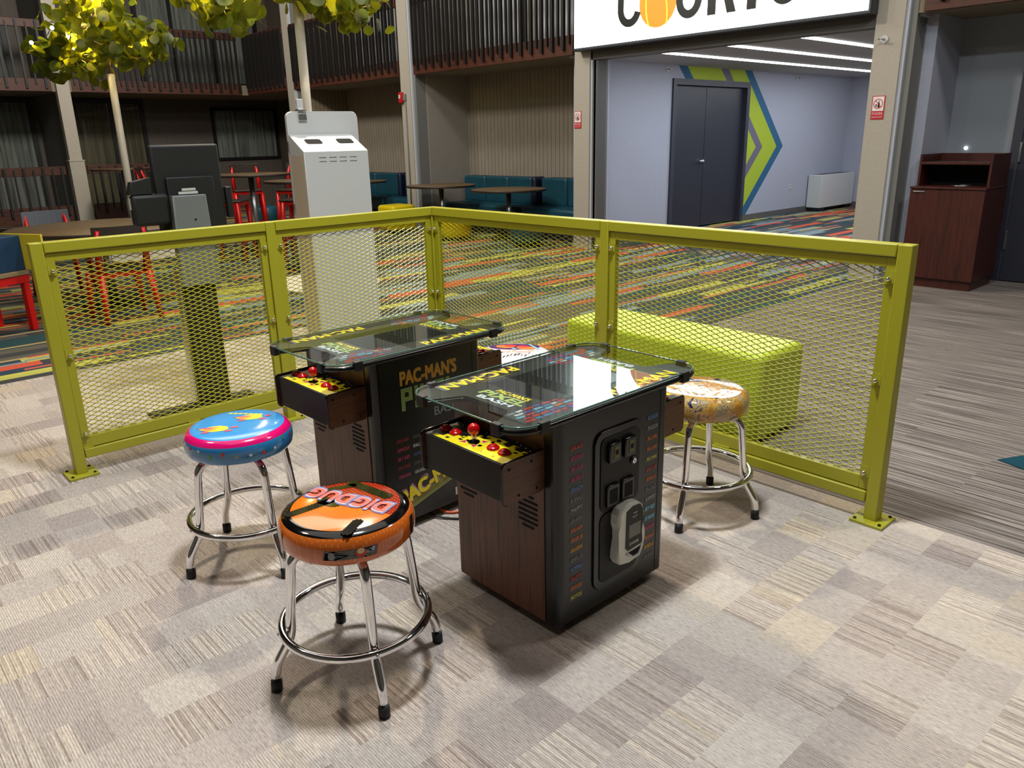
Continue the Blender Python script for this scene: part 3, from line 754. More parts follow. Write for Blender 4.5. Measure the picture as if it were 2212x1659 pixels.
def wob(cx, cy, w, h, rz, n=28, jag=.0022, seed=0):
    """pill outline with a scalloped edge"""
    rr = random.Random(seed); pts = rrect(-w/2, w/2, -h/2, h/2, min(w, h)*.42, 3); out = []
    P = [Vector((p[0], p[1])) for p in pts]; peri = []
    for i in range(len(P)):
        a, b_ = P[i], P[(i+1) % len(P)]; L = (b_-a).length; m = max(1, int(L/.0045))
        for k in range(m): peri.append(a+(b_-a)*(k/m))
    for i, p in enumerate(peri):
        q = p*(1+(jag/max(p.length, .02))*(1 if i % 2 else -1)); out.append((cx+q.x*math.cos(rz)-q.y*math.sin(rz), cy+q.x*math.sin(rz)+q.y*math.cos(rz)))
    return out
def wrap(b, pts, r, zoff=0.):
    """lay a 2-D outline (theta*r, z) on the side of the seat"""
    c = Vector((sum(p[0] for p in pts)/len(pts), sum(p[1] for p in pts)/len(pts)))
    f = lambda p: b.bm.verts.new((r*math.cos(p[0]), r*math.sin(p[0]), p[1]))
    rings = [[f((c.x+(p[0]-c.x)*s_, c.y+(p[1]-c.y)*s_)) for p in pts] for s_ in (1, .66, .33)]; cv = f(c); n = len(pts); fs = []
    for A, B in zip(rings, rings[1:]): fs += [b.bm.faces.new((A[i], A[(i+1) % n], B[(i+1) % n], B[i])) for i in range(n)]
    fs += [b.bm.faces.new((rings[-1][i], rings[-1][(i+1) % n], cv)) for i in range(n)]; b._tag(fs, True)

def art_orange(st, z):
    b = MB().mat('or_blk'); zz = z+.0006
    for k, (cx, cy, w, h, r_) in enumerate(((-.053, -.078, .14, .030, 1.54), (-.045, -.022, .075, .045, .35), (.122, -.055, .085, .030, 2.1), (-.105, .05, .085, .022, 1.2), (-.037, .098, .175, .032, .16))):
        b.prism(wob(cx, cy, w, h, r_, seed=k), (0, 0, zz), X, Y, .0003)
    # lettering, readable from the far side of the stool
    u, v = Vector((-.93, -.37, 0)).normalized(), Vector((.37, -.93, 0)).normalized(); c0 = Vector((-.018, .014, 0))
    for txt, t0, w in (('DIG', -.128, .105), ('DUG', -.006, .132)):
        for m, du, dv, cap, ww, h in (('i_navyb', -.006, -.041, .066, w+.012, .0003), ('i_wht', -.001, -.033, .052, w+.002, .0009), ('i_red', 0, -.031, .047, w, .0016)):
            b.mat(m).text(txt, c0+u*(t0+du)+v*dv+Vector((0, 0, zz+h)), u, v, cap, ww, d=.0004, bold=.05)
    b.mat('i_org')
    b.build('seat_print', st)
    b = MB().mat('or_blk'); r_ = .1842
    for k, (a, zc, da, dz) in enumerate(((-.50, .462, .78, .027), (.62, .472, .12, .056), (-1.72, .463, .13, .070), (2.0, .466, .7, .026), (3.2, .466, .12, .06))):
        pts = []
        nn = 26
        for i in range(nn): pts.append((a-da/2+da*i/nn, zc-dz/2+(.0016 if i % 2 else 0)))
        for i in range(nn): pts.append((a+da/2-da*i/nn, zc+dz/2-(.0016 if i % 2 else 0)))
        wrap(b, pts, r_); b.build('side_print', st); b = MB().mat('or_blk')
    b.mat('i_red'); wrap(b, [(-.36+.075*math.cos(k*PI/8), .464+.013*math.sin(k*PI/8)) for k in range(16)], .1847)
    b.mat('i_cream'); wrap(b, [(-.36+.05*math.cos(k*PI/8), .469+.008*math.sin(k*PI/8)) for k in range(16)], .1851)
    b.mat('i_grey'); wrap(b, [(-.76+.05*math.cos(k*PI/4), .461+.011*math.sin(k*PI/4)) for k in range(8)], .1847)
    b.build('side_print', st, recalc=True)
def star(b, a, z, r, k=5):
    pts = []
    for i in range(2*k): rr = r if i % 2 == 0 else r*.42; pts.append((a+rr/.18*math.cos(PI/2+i*PI/k), z+rr*math.sin(PI/2+i*PI/k)))
    wrap(b, pts, .1842)
def blob(cx, cy, rx, ry, n=14, rot=0.):
    return [(cx+rx*math.cos(2*PI*k/n)*math.cos(rot)-ry*math.sin(2*PI*k/n)*math.sin(rot), cy+rx*math.cos(2*PI*k/n)*math.sin(rot)+ry*math.sin(2*PI*k/n)*math.cos(rot)) for k in range(n)]
def art_blue(st, z):
    zz = z+.0006; b = MB()
    # plain yellow and pink shapes in place of the printed figures
    for cx, cy, s_ in ((-.005, -.078, 1.), (-.03, .062, .95)):
        a0 = math.radians(48); ca, sa = math.cos(a0), math.sin(a0)
        def at(px, py): return (cx+(px*ca-py*sa)*s_, cy+(px*sa+py*ca)*s_)
        def shape(pts, m, h=0.): b.mat(m).prism([at(*q) for q in pts], (0, 0, zz+h), X, Y, .0003)
        shape([(-.055, -.004), (-.03, -.022), (.0, -.03), (.032, -.022), (.046, -.002), (.036, .02), (.008, .03), (-.02, .022), (-.036, .010)], 'i_yel')
        shape([(-.066, .0), (-.03, -.006), (.01, .012), (-.02, .014)], 'i_pink', .0004)
        shape([(-.05, -.018), (-.02, -.022), (.012, -.002), (-.014, -.004)], 'i_org', .0004)
        for (qx, qy) in ((.062, .012), (-.022, -.036), (.052, -.022)): shape(blob(qx, qy, .014, .008, 10, .4), 'i_pink', .0003)
    b.mat('i_yel')
    for k in range(7): b.prism(blob(-.118+.018*k*.8, .03+.012*k, .009, .006, 8, .8), (0, 0, zz), X, Y, .0003)
    b.build('seat_print', st)
    b = MB(); rr = random.Random(4)
    for k in range(26):
        a = -PI+2*PI*k/26; zz2 = .452+.032*rr.random()
        c = ('i_wht', 'i_red', 'i_wht', 'i_green', 'i_red', 'i_dimyel')[k % 6]; b.mat(c)
        if c == 'i_wht': star(b, a, zz2, .008)
        elif c == 'i_red':
            wrap(b, [(a+.035*math.cos(q*PI/5), zz2+.0062*math.sin(q*PI/5)) for q in range(10)], .1842); b.mat('i_green'); wrap(b, [(a-.006, zz2+.006), (a+.006, zz2+.006), (a+.02, zz2+.014), (a+.012, zz2+.015)], .1843)
        elif c == 'i_green': wrap(b, [(a+.028*math.cos(q*PI/5), zz2+.009*math.sin(q*PI/5)) for q in range(10)], .1842)
        else: wrap(b, [(a-.035, zz2+.008), (a-.02, zz2-.004), (a+.02, zz2-.008), (a+.035, zz2-.004), (a+.01, zz2-.002), (a-.01, zz2+.002)], .1842)
    b.build('side_print', st)
def art_white(st, z):
    b = MB(); zz = z+.0006
    b.mat('wh_side').prism([(p[0], p[1]) for p in blob(0, .085, .12, .05, 24)], (0, 0, zz), X, Y, .0003)
    for cx, cy, rx, ry, m in ((-.045, .085, .045, .026, 'i_org'), (.055, .06, .045, .026, 'i_org'), (-.02, .1, .03, .018, 'i_red'), (.04, .085, .03, .018, 'i_red'), (.0, .05, .012, .01, 'i_cyan')):
        b.mat(m).prism(blob(cx, cy, rx, ry, 18, -.2), (0, 0, zz+.0005+.0002*(m == 'i_red')), X, Y, .0003)
    rr = random.Random(3); b.mat('i_black')
    for k in range(16):
        x = -.12+.016*k; y0 = -.02-.09*rr.random(); b.prism([(x, y0), (x+.002, y0), (x+.006+.01*rr.random(), y0+.035), (x+.003, y0+.035)], (0, 0, zz), X, Y, .0003)
    b.mat('i_skin')
    for k in range(8): b.prism(blob(-.1+.026*k, .0+.012*math.sin(k*2), .014, .007, 10, rr.random()), (0, 0, zz), X, Y, .0003)
    b.mat('i_cyan').prism([(.06, .13), (.07, .13), (.12, .04), (.11, .035)], (0, 0, zz+.0004), X, Y, .0003)
    b.build('seat_print', st)
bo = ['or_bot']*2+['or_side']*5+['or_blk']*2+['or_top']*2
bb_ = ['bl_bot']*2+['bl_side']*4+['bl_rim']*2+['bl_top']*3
stool((2.066, -1.879, 0), math.radians(-17), 'chrome stool with orange and black dotted seat, nearest the camera', bo, art_orange, math.radians(17))
stool((1.236, -1.815, 0), math.radians(1), 'chrome stool with sky blue seat and pink rim beside the rear game table', bb_, art_blue)
stool((2.162, -.356, 0), math.radians(19.6), 'chrome stool with mottled gold seat between the front game table and the fence', ['gold_v']*11)
stool((1.24, -.50, 0), math.radians(8), 'stool with white and purple printed seat behind the rear game table', ['wh_side']*5+['wh_v']*6, art_white, math.radians(35))

# ------------------------------------------------------------------ game table
cab = thing('arcade_table', 'front black cocktail arcade table with coin door and card reader facing right', 'arcade table', (2.145, -1.13, 0))
HX, HY, ZB, ZT = .24, .257, .04, .694
b = MB().mat('blk').prism(rrect(-HX, HX, -HY, HY, .028, 5), (0, 0, ZB), X, Y, ZT-ZB, smooth_side=False); body = b.build('body', cab)
for s_ in (1, -1):
    w = MB().mat('wood').box(-.215*1, .187, -HY-.003, -HY+.004, ZB, ZT-.001).build('end_panel', cab)
    if s_ < 0: w.rotation_euler = (0, 0, PI)
    for xs, rows in ((-.158, 5), (.120, 7)):
        for k in range(rows):
            zz = (.438 if rows > 5 else .414)-k*.0165; wd = .042 if k not in (0, rows-1) else .026; xo = xs
            v = MB().mat('hole').prism(rrect(xo-wd, xo+wd, zz-.0042, zz+.0042, .004, 4), (0, -HY-.0031, 0), X, Z, .0006).build('vent_slot', w)
# side frames lines
for s_ in (1, -1):
    o = MB().mat('blkgloss').box(HX-.0005, HX+.0012, HY-.048, HY-.045, ZB+.01, ZT-.005).build('corner_post', cab); o.rotation_euler = (0, 0, 0 if s_ > 0 else PI)
for x in (-.19, .19):
    for y in (-.205, .205):
        MB().mat('steel').cyl((x, y, .0), .021, .012, 20).cyl((x, y, .012), .008, .03, 12).build('leveling_foot', cab)
# top board outline with a trapezoid notch at each end
GX, GY = .247, .413
def half():
    pts = []
    r = .075
    for k in range(8): a = math.radians(0-90*k/7); pts.append((GX-r+r*math.cos(a), -GY+r+r*math.sin(a)))
    pts += fillet2([(GX-r, -GY), (.150, -GY), (.098, -.305), (-.098, -.305), (-.150, -GY), (-GX+r, -GY)], .016)
    for k in range(8): a = math.radians(-90-90*k/7); pts.append((-GX+r+r*math.cos(a), -GY+r+r*math.sin(a)))
    return pts
def fillet2(p, r): return [(q.x, q.y) for q in fillet([(x, y, 0) for x, y in p], r, 5)][1:-1]
H1 = half(); outline = [(x, y) for x, y in H1]+[(-x, -y) for x, y in H1]
outline = outline[::-1]
top = MB().mat('printblk').prism(outline, (0, 0, .694), X, Y, .018).build('table_board', cab)
b = MB().mat('blkgloss'); b.tube([(x, y, .703) for x, y in outline[::-1]], [.0045 if abs(x) < .162 else .0092 for x, y in outline[::-1]], 8, closed=True); b.build('edge_trim', top)
MB().mat('screen').box(-.137, .137, -.178, .178, .712, .7126).build('screen', top)
gl = MB().mat('glass'); gp = rrect(-GX-.002, GX+.002, -GY-.002, GY+.002, .075, 9)
gl.prism(gp, (0, 0, .7145), X, Y, .0065); 
glo = gl.build('glass_top', cab)
MB().mat('glassedge').tube([(x, y, .7178) for x, y in gp], .0028, 6, closed=True).build('glass_edge', glo)
for s_ in (1, -1):
    for x, y, a in ((.168, -GY, 0), (-.168, -GY, 0), (GX, -.318, PI/2), (-GX, -.318, -PI/2)):
        q = MB().mat('rubber').box(-.017, .017, -.012, .008, .688, .7235, .003).build('glass_clip', cab)
        q.location = (x*s_, y*s_, 0); q.rotation_euler = (0, 0, a+(PI if s_ < 0 else 0))
# art on the board (both halves point symmetric)
WORDS = ['GALAGA', 'GALAXIAN', 'DIG DUG', 'MAPPY', 'XEVIOUS', 'RALLY-X', 'BOSCONIAN', 'PAC & PAL', 'SKY KID', 'ROMPERS', 'KING & BALLOON', 'SUPER XEVIOUS', 'ROLLING THUNDER', 'DRAGON BUSTER', 'DIG DUG II', 'TOWER OF DRUAGA']
TC = ['i_red', 'i_pink', 'i_wht', 'i_blue', 'i_org', 'i_grey', 'i_cyan', 'i_purp', 'i_dimyel']
DIM = ['i_dimred', 'i_dimpink', 'i_dimblue', 'i_dimgrey', 'i_dimorg', 'i_grey', 'i_dimpink', 'i_blue']
b = MB()
def topart(s_):
    u, v = X*s_, Y*s_; zz = .7122
    P = lambda x, y: (x*s_, y*s_, zz)
    b.mat('i_yel').text("PAC-MAN'S", P(-.062, -.216), u, v, .021, .138, d=.0004, bold=.05)
    b.mat('i_lime2').text('PIXEL', P(-.094, -.258), u, v, .035, .188, d=.0004, shear=.15, bold=.06)
    b.mat('i_wht').text('BASH', P(-.070, -.287), u, v, .022, .145, d=.0004, bold=.05)
    # long side title on the right edge reading towards +y
    o_ = (.226*s_, .005*s_, zz)
    for k in range(5):
        b.mat(('i_dimyel', 'i_org', 'i_gold', 'i_dimyel', 'i_limeg')[k]); y0 = .06+.035*k
        b.prism([(0, 0), (.12, 0), (.12, .0022), (0, .0022)], ((.165+.012*k)*s_, (y0)*s_, zz), v, -u, .0003)
    for dx, m in ((.0035, 'i_red'), (.0018, 'i_cyan'), (0, 'i_black')):
        b.mat(m).text('PAC-MAN', (o_[0]+dx*s_, o_[1]+dx*s_, zz+.0004-dx*.05), v, -u, .052, .31, d=.0002, bold=.05)
    b.mat('i_yel').text('PAC-MAN', (o_[0]-.003*s_, o_[1]+.003*s_, zz+.0012), v, -u, .047, .302, d=.0003, bold=.045)
    rr = random.Random(9)
    for r_ in range(5):
        y = -.335+.012*(r_ % 2)
        for c in range(6):
            w = WORDS[(r_*5+c*3) % len(WORDS)]; L = .020+.012*rr.random()
            if y+L > -.06: break
            b.mat(TC[rr.randrange(len(TC))]).text(w, ((.128+.019*r_)*s_, y*s_, zz), v, -u, .0105, L, d=.0003, bold=.10); y += L+.008
        
topart(1); topart(-1); b.build('board_print', top)
# control panels at both ends
for s_ in (1, -1):
    b = MB().mat('blkmatte').box(-.178, .178, -.408, -.258, .487, .600, .002); cp = b.build('control_panel', cab)
    for x in (-.187, .178):
        b = MB().mat('woodside').prism(rrect(-.158, 0, .480, .606, .016, 5), (x+.0, -.257, 0), Y, Z, .009)
        b.build('wood_cheek', cp)
        b = MB().mat('blkgloss').tube([(x+.0045, -.257-.0+0, .606)]+[(x+.0045, -.257+p[0], p[1]) for p in rrect(-.158, 0, .480, .606, .016, 5)[14:28]], .0048, 8); b.build('cheek_edging', cp)
        for py_, pz in ((-.135, .585), (-.05, .585), (-.10, .497), (-.03, .497)):
            MB().mat('hole').tube([(x+(.009 if x > 0 else 0), -.257+py_, pz), (x+(.0105 if x > 0 else -.0015), -.257+py_, pz)], .0042, 10).build('cheek_bolt', cp)
    b = MB().mat('printblk').box(-.176, .176, -.404, -.262, .600, .6012)
    b.mat('i_yel')
    zz = .6014; rr = random.Random(5)
    b.prism([(-.145, -.402), (.174, -.402), (.174, -.300), (.150, -.300), (.150, -.312), (.12, -.312), (.12, -.290), (.096, -.290), (.096, -.306), (.066, -.306), (.066, -.284), (.02, -.284), (.0, -.318), (-.03, -.318), (-.03, -.332), (-.055, -.332), (-.055, -.350), (-.085, -.350), (-.085, -.366), (-.115, -.366), (-.115, -.384), (-.145, -.384)], (0, 0, zz), X, Y, .0002)
    for k in range(16): 
        x, y = -.16+.2*rr.random(), -.375+.08*rr.random(); b.prism([(x, y), (x+.014, y), (x+.014, y+.012), (x, y+.012)], (0, 0, zz), X, Y, .0002)
    b.mat('printblk')
    for x, y in ((.135, -.33), (.08, -.312), (.16, -.318), (-.06, -.372), (-.1, -.39), (.03, -.30), (.11, -.302)): b.prism([(x, y), (x+.014, y), (x+.014, y+.010), (x, y+.010)], (0, 0, zz+.0003), X, Y, .0002)
    b.mat('i_wht')
    for k in range(14): x, y = -.165+.025*k, -.283+.012*(k % 3)-.02*(k % 2); b.prism([(x, y), (x+.005, y), (x+.005, y+.004), (x, y+.004)], (0, 0, zz+.0003), X, Y, .0002)
    for a in range(4):
        an = PI/4+a*PI/2; cx, cy = -.008+.034*math.cos(an), -.352+.030*math.sin(an)
        for q, m in ((1, 'i_wht'), (.82, 'i_red')):
            b.mat(m).prism([(cx+q*.016*math.cos(an+w_), cy+q*.014*math.sin(an+w_)) for w_ in (0, 2.2, -2.2)], (0, 0, zz+.0003+(.0003 if m == 'i_red' else 0)), X, Y, .0002)
    b.mat('i_dkred').text('A', (.058, -.390, zz), X, Y, .009, d=.0003); b.text('B', (.112, -.390, zz), X, Y, .009, d=.0003)
    b.build('panel_overlay', cp)
    for x, y in ((-.150, -.345), (-.100, -.348), (.072, -.348), (.122, -.350)):
        MB().mat('red').lathe([(.019, .0), (.019, .005), (.0165, .008), (.0125, .0075), (.0115, .0125), (.006, .0145), (0, .015)], 24, (x, y, .601)).build('push_button', cp)
    MB().mat('steel').tube([(-.008, -.352, .60), (-.008, -.352, .632)], .0045, 10).mat('blkgloss').cyl((-.008, -.352, .601), .017, .002, 20).build('joystick_shaft', cp)
    MB().mat('red').sphere((-.008, -.352, .641), .0185, 24).build('joystick_ball', cp)
    if s_ < 0: cp.rotation_euler = (0, 0, PI)
# coin door on the +x side
xf = HX+.0005
cd = MB().mat('blkgloss').prism(rrect(-.105, .118, .095, .622, .035, 7), (xf, 0, 0), Y, Z, .006, .003).build('coin_door', cab)
MB().mat('blkmatte').prism(rrect(-.082, .098, .362, .600, .022, 6), (xf+.006, 0, 0), Y, Z, .003, .0015).build('upper_door', cd)
MB().mat('blkmatte').prism(rrect(-.082, .098, .118, .352, .022, 6), (xf+.006, 0, 0), Y, Z, .003, .0015).build('lower_door', cd)
for y in (-.032, .038):
    MB().mat('blkgloss').box(xf+.009, xf+.024, y-.026, y+.026, .520, .582, .004).mat('slotplate').box(xf+.024, xf+.0255, y-.009, y+.014, .532, .572, .001).mat('hole').box(xf+.0255, xf+.026, y-.004, y+.009, .545, .560).build('coin_slot', cd)
    MB().mat('blkgloss').box(xf+.009, xf+.018, y-.028, y+.028, .375, .445, .003).mat('hole').box(xf+.018, xf+.0185, y-.019, y+.019, .385, .432).build('coin_return', cd)
MB().mat('blkgloss').tube([(xf+.008, .066, .493), (xf+.014, .066, .493)], .013, 20).mat('chrome').tube([(xf+.014, .066, .493), (xf+.017, .066, .493)], .008, 16).mat('hole').box(xf+.017, xf+.0174, .0645, .0675, .488, .498).build('key_lock', cd)
# swipe reader
rd = [(-.045, .362), (-.056, .345), (-.058, .315), (-.050, .292), (-.048, .262), (-.056, .225), (-.058, .195), (-.044, .172), (.0, .163), (.05, .170), (.066, .190), (.070, .205), (.060, .235), (.058, .262), (.066, .290), (.068, .325), (.058, .350), (.035, .368), (0, .374)]
rd = rd[::-1]
cr = MB().mat('readergrey').prism([(p[0]+.024, p[1]) for p in rd][::1], (xf+.009, 0, 0), Y, Z, .034, .010, 3).build('card_reader', cab)
if True:
    zz = xf+.0435
    MB().mat('blkmatte').prism([(.000, .350), (-.002, .225), (.010, .213), (.078, .218), (.080, .225), (.076, .262), (.082, .30), (.080, .335), (.065, .358), (.03, .360)][::-1], (zz, 0, 0), Y, Z, .0015).build('reader_face', cr)
    MB().mat('lcd').box(zz+.0015, zz+.002, .012, .068, .255, .300).build('reader_screen', cr)
    MB().mat('i_wht').text('SWIPE', (zz+.0016, .016, .229), Y, Z, .010, .044, d=.0004).text('TAP', (zz+.0016, .030, .333), Y, Z, .006, .020, d=.0004).text('PLAY', (zz+.0016, .028, .321), Y, Z, .006, .024, d=.0004).build('reader_lettering', cr)
    MB().mat('readergrey').tube([(zz, .004, .205), (zz+.004, .03, .182), (zz+.004, .06, .185), (zz, .082, .212)], .0045, 8).mat('hole').prism([(.012, .205), (.036, .188), (.058, .190), (.074, .208)], (zz+.0003, 0, 0), Y, Z, .0006).build('card_slot', cr)
# logo decals on the coin door side
b = MB()
Lc = ['GALAGA', 'BOSCONIAN', 'DIG DUG', 'DIG DUG II', 'DRAGON', 'KING', 'MAPPY', 'GALAXIAN', 'GALAGA', "GALAGA '88", 'GALAXIAN', 'GAPLUS', 'HOPPING', 'MAPPY', 'METRO-CROSS', 'MOTOS']
Rc = ['BURGER', 'PHOZON', 'PAC & PAL', 'PAC-LAND', 'PAC-MAN', 'RALLY-X', 'NEW RALLY-X', 'ROC', 'ROMPERS', 'SKY KID', 'SKY KID DX', 'THUNDER', 'DRUAGA', 'XEVIOUS', 'SUPER XEVIOUS']
LC = ['i_dimred', 'i_dimpink', 'i_dimpink', 'i_dimpink', 'i_dimblue', 'i_dimgrey', 'i_grey', 'i_dimgrey', 'i_dimorg', 'i_dimorg', 'i_gold', 'i_dimgrey', 'i_dimblue', 'i_dkred', 'i_dimorg', 'i_dimyel']
RC = ['i_dimblue', 'i_grey', 'i_dimorg', 'i_dimorg', 'i_dimyel', 'i_dimred', 'i_dimorg', 'i_dimgrey', 'i_grey', 'i_cyan', 'i_cyan', 'i_dimpink', 'i_dimorg', 'i_gold', 'i_dimgrey']
for k, w in enumerate(Lc): b.mat(LC[k]).text(w, (xf, -.205, .600-k*.0325), Y, Z, .013, .050, d=.0006, shear=.12, bold=.06)
for k, w in enumerate(Rc): b.mat(RC[k]).text(w, (xf, .146, .600-k*.035), Y, Z, .013, .050, d=.0006, shear=.12, bold=.06)
b.build('side_lettering', cab)
# printed art on the -x side
b = MB(); xl = -HX-.0005; u = -Y
b.mat('i_gold').text("PAC-MAN'S", (xl, .140, .590), u, Z, .050, .265, d=.0006, bold=.05)
GL = {'P': ['111', '101', '111', '100', '100'], 'I': ['1', '1', '1', '1', '1'], 'X': ['101', '101', '010', '101', '101'], 'E': ['111', '100', '111', '100', '111'], 'L': ['100', '100', '100', '100', '111'],
      'B': ['110', '101', '110', '101', '111'], 'A': ['010', '101', '111', '101', '101'], 'S': ['111', '100', '111', '001', '111'], 'H': ['101', '101', '111', '101', '101']}
def pix(word, y0, ztop, cw, m, sub=3):
    b.mat(m); y = y0; ch = cw
    for c in word:
        g_ = GL[c]
        for r_, row in enumerate(g_):
            for q, bit in enumerate(row):
                if bit == '1':
                    for i in range(sub):
                        for j in range(sub):
                            yy = y-(q*cw+i*cw/sub); z_ = ztop-(r_*ch+j*ch/sub); s2 = cw/sub*.72
                            b.prism([(0, 0), (s2, 0), (s2, s2), (0, s2)], (xl, yy, z_-s2), u, Z, .0004)
        y -= (len(g_[0])+.55)*cw
pix('PIXEL', .140, .575, .0175, 'i_limeg')
b.mat('i_grey').text('BASH', (xl, -.01, .435), u, Z, .035, .12, d=.0006)
for k in range(20):
    r_, c = divmod(k, 4); b.mat(['i_dimred', 'i_dimgrey', 'i_gold', 'i_blue', 'i_pink', 'i_wht', 'i_dimgrey', 'i_grey', 'i_pink', 'i_dimblue', 'i_dimorg', 'i_dimgrey'][k % 12])
    b.text(WORDS[k % len(WORDS)], (xl, .175-c*.075, .37-r_*.036), u, Z, .013, .055, d=.0006, shear=.12)
for k in range(7):
    b.mat(('i_dimyel', 'i_limeg', 'i_gold')[k % 3]); y = .17-.012*k; z_ = .185-.022*k if k > 1 else .21
    b.prism([(0, 0), (.30, .085), (.30, .0885), (0, .0035)], (xl, y, .075+.011*k), u, Z, .0004)
for dx, m, e_ in ((.005, 'i_red', 0), (.0025, 'i_cyan', .0003), (0, 'i_black', .0006)):
    b.mat(m).text('PAC-MAN', (xl-e_, .165-dx, .105+dx), (u+Z*.30), (Z-u*.30), .062, .34, d=.0004, bold=.06)
b.mat('i_yel').text('PAC-MAN', (xl-.001, .163, .108), (u+Z*.30), (Z-u*.30), .056, .33, d=.0004, bold=.06)
b.build('side_art', cab); MB().mat('label').box(xl-.001, xl, -.125, -.095, .068, .100).build('side_label', cab)
cab2 = dup(cab, (1.255, -1.165, 0), PI+math.radians(1.2), 'rear black cocktail arcade table whose printed side faces the front table')
# mains cable between the tables
o = MB().mat('orangecable').tube(fillet([(1.40, -1.12, .035), (1.49, -1.13, .007), (1.56, -1.02, .006), (1.55, -.88, .006)], .05), .0045, 8).mat('rubber').tube(fillet([(1.38, -1.16, .035), (1.49, -1.18, .008), (1.59, -1.10, .006), (1.6, -.92, .006)], .05), .004, 8).build('power_cable')
tag(o, 'orange and black power cable on the floor under the rear table', 'cable')

# ------------------------------------------------------------------ lime bench behind the fence
t_ = thing('ottoman_bench', 'long lime green upholstered bench behind the right side of the fence', 'bench', (.74, .37, 0))
MB().mat('ottoman').box(0, 1.26, 0, .42, .012, .45, .035, 4).build('cushion', t_)
MB().mat('rubber').box(.06, 1.2, .05, .37, 0, .014).build('base', t_)
MB().mat('ottoman').tube([(.03, .003, .40), (1.23, .003, .40)], .003, 6).tube([(1.258, .03, .40), (1.258, .39, .40)], .003, 6).build('piping', t_)

# ------------------------------------------------------------------ white kiosk
k_ = thing('kiosk_stand', 'tall white kiosk with two dark slots in its sloped top behind the fence', 'kiosk', (-1.28, .145, 0), math.radians(-11.5))
hw = .235
prof = [(0, 0.0), (0, 1.385), (-.335, 1.505), (-.335, 0.0)]
MB().mat('white').prism([(p[0], p[1]) for p in prof], (0, hw, 0), X, Z, hw*2, .004).build('shell', k_)
MB().mat('cream').box(-.333, -.012, -hw-.0015, -hw-.0003, .02, 1.36).build('side_panel', k_)
p = MB().mat('white').prism(rrect(-.235, .30, 0.02, 1.665, .045, 6), (-.385, 0, 0), Y, Z, .045, .006).build('back_plate', k_)
n_ = Vector((.12, 0, .335)).normalized(); sl = Vector((-.335, 0, .12)).normalized()
for y in (-.10, .135):
    q = MB().mat('hole').prism(rrect(-.058, .058, -.045, .045, .018, 4), (0, 0, 0), Y, Vector((-.94, 0, .34)), .004); 
    q = q.build('slot', k_); q.location = Vector((0, y, 1.385))+sl*.20+n_*-.001
for y in (-.13, -.055, .02, .095):
    q = MB().mat('dark_trim')
    for z in (1.335, 1.355, 1.312): pass
    q.tube([(.0005, y, 1.345), (.0005, y+.052, 1.345)], .0022, 6).tube([(.0005, y, 1.318), (.0005, y+.052, 1.318)], .0022, 6); q.build('vent_louvre', k_)
q = MB().mat('steel').box(-.336, -.318, -.15, -.09, 1.60, 1.65, .003).box(-.40, -.318, -.15, -.09, 1.668, 1.68, .002).mat('white').box(-.385, -.35, -.145, -.10, 1.68, 1.75, .004).build('camera_clip', k_)
MB().mat('steel').tube([(-.2, -hw-.001, .86), (-.2, -hw-.012, .86)], .013, 12).build('side_lock', k_)
for z in (.98, 1.42): MB().mat('steel').box(-.345, -.325, -hw-.012, -hw, z-.04, z+.04, .003).build('hinge', k_)

# ------------------------------------------------------------------ black kiosk seen from behind
k_ = thing('screen_kiosk', 'black touchscreen stand seen from behind with a grey bracket, left behind the fence', 'kiosk', (-.60, -1.20, 0))
MB().mat('blkmatte').box(-.07, .02, -.37, .23, 0, .012, .003).build('base_plate', k_)
c_ = MB().mat('blkmatte').box(-.06, .0, -.10, .095, .012, .80, .004).build('column', k_)
MB().mat('steel').box(-.06, .0, -.112, -.1005, .012, .80, .002).build('column_edge', k_)
MB().mat('greybox').prism([(-.105, .70), (.115, .70), (.095, 1.19), (-.085, 1.19)], (-.02, 0, 0), Y, Z, .055, .006).build('bracket', k_)
MB().mat('hole').tube([(.035, .02, 1.06), (.0365, .02, 1.06)], .006, 10).build('bracket_hole', k_)
lean = Matrix.Rotation(math.radians(-5), 4, 'Y')
MB().mat('blkmatte').box(-.075, -.035, -.145, .225, .93, 1.452, .012).build('screen_back', k_)
MB().mat('blkmatte').box(-.035, -.012, -.09, .165, 1.0, 1.285, .006).build('electronics_box', k_)
MB().mat('blkmatte').box(-.06, .0, -.285, -.09, 1.04, 1.205, .02).box(-.06, -.03, -.10, .2, .93, 1.0, .003).build('card_reader_box', k_)
MB().mat('blkmatte').prism([(-.29, 1.205), (-.17, 1.205), (-.17, 1.29), (-.27, 1.27)], (-.06, 0, 0), Y, Z, .05, .003).build('printer_slot', k_)
MB().mat('blkmatte').box(-.07, -.03, .235, .27, 1.05, 1.22, .006).build('side_reader', k_)
MB().mat('label').box(.0, .0012, -.02, .055, 1.213, 1.226).box(.0, .0012, -.04, .065, 1.195, 1.209).build('asset_label', k_)
MB().mat('label').box(-.05, -.02, -.2865, -.285, 1.13, 1.19).build('side_label', k_)

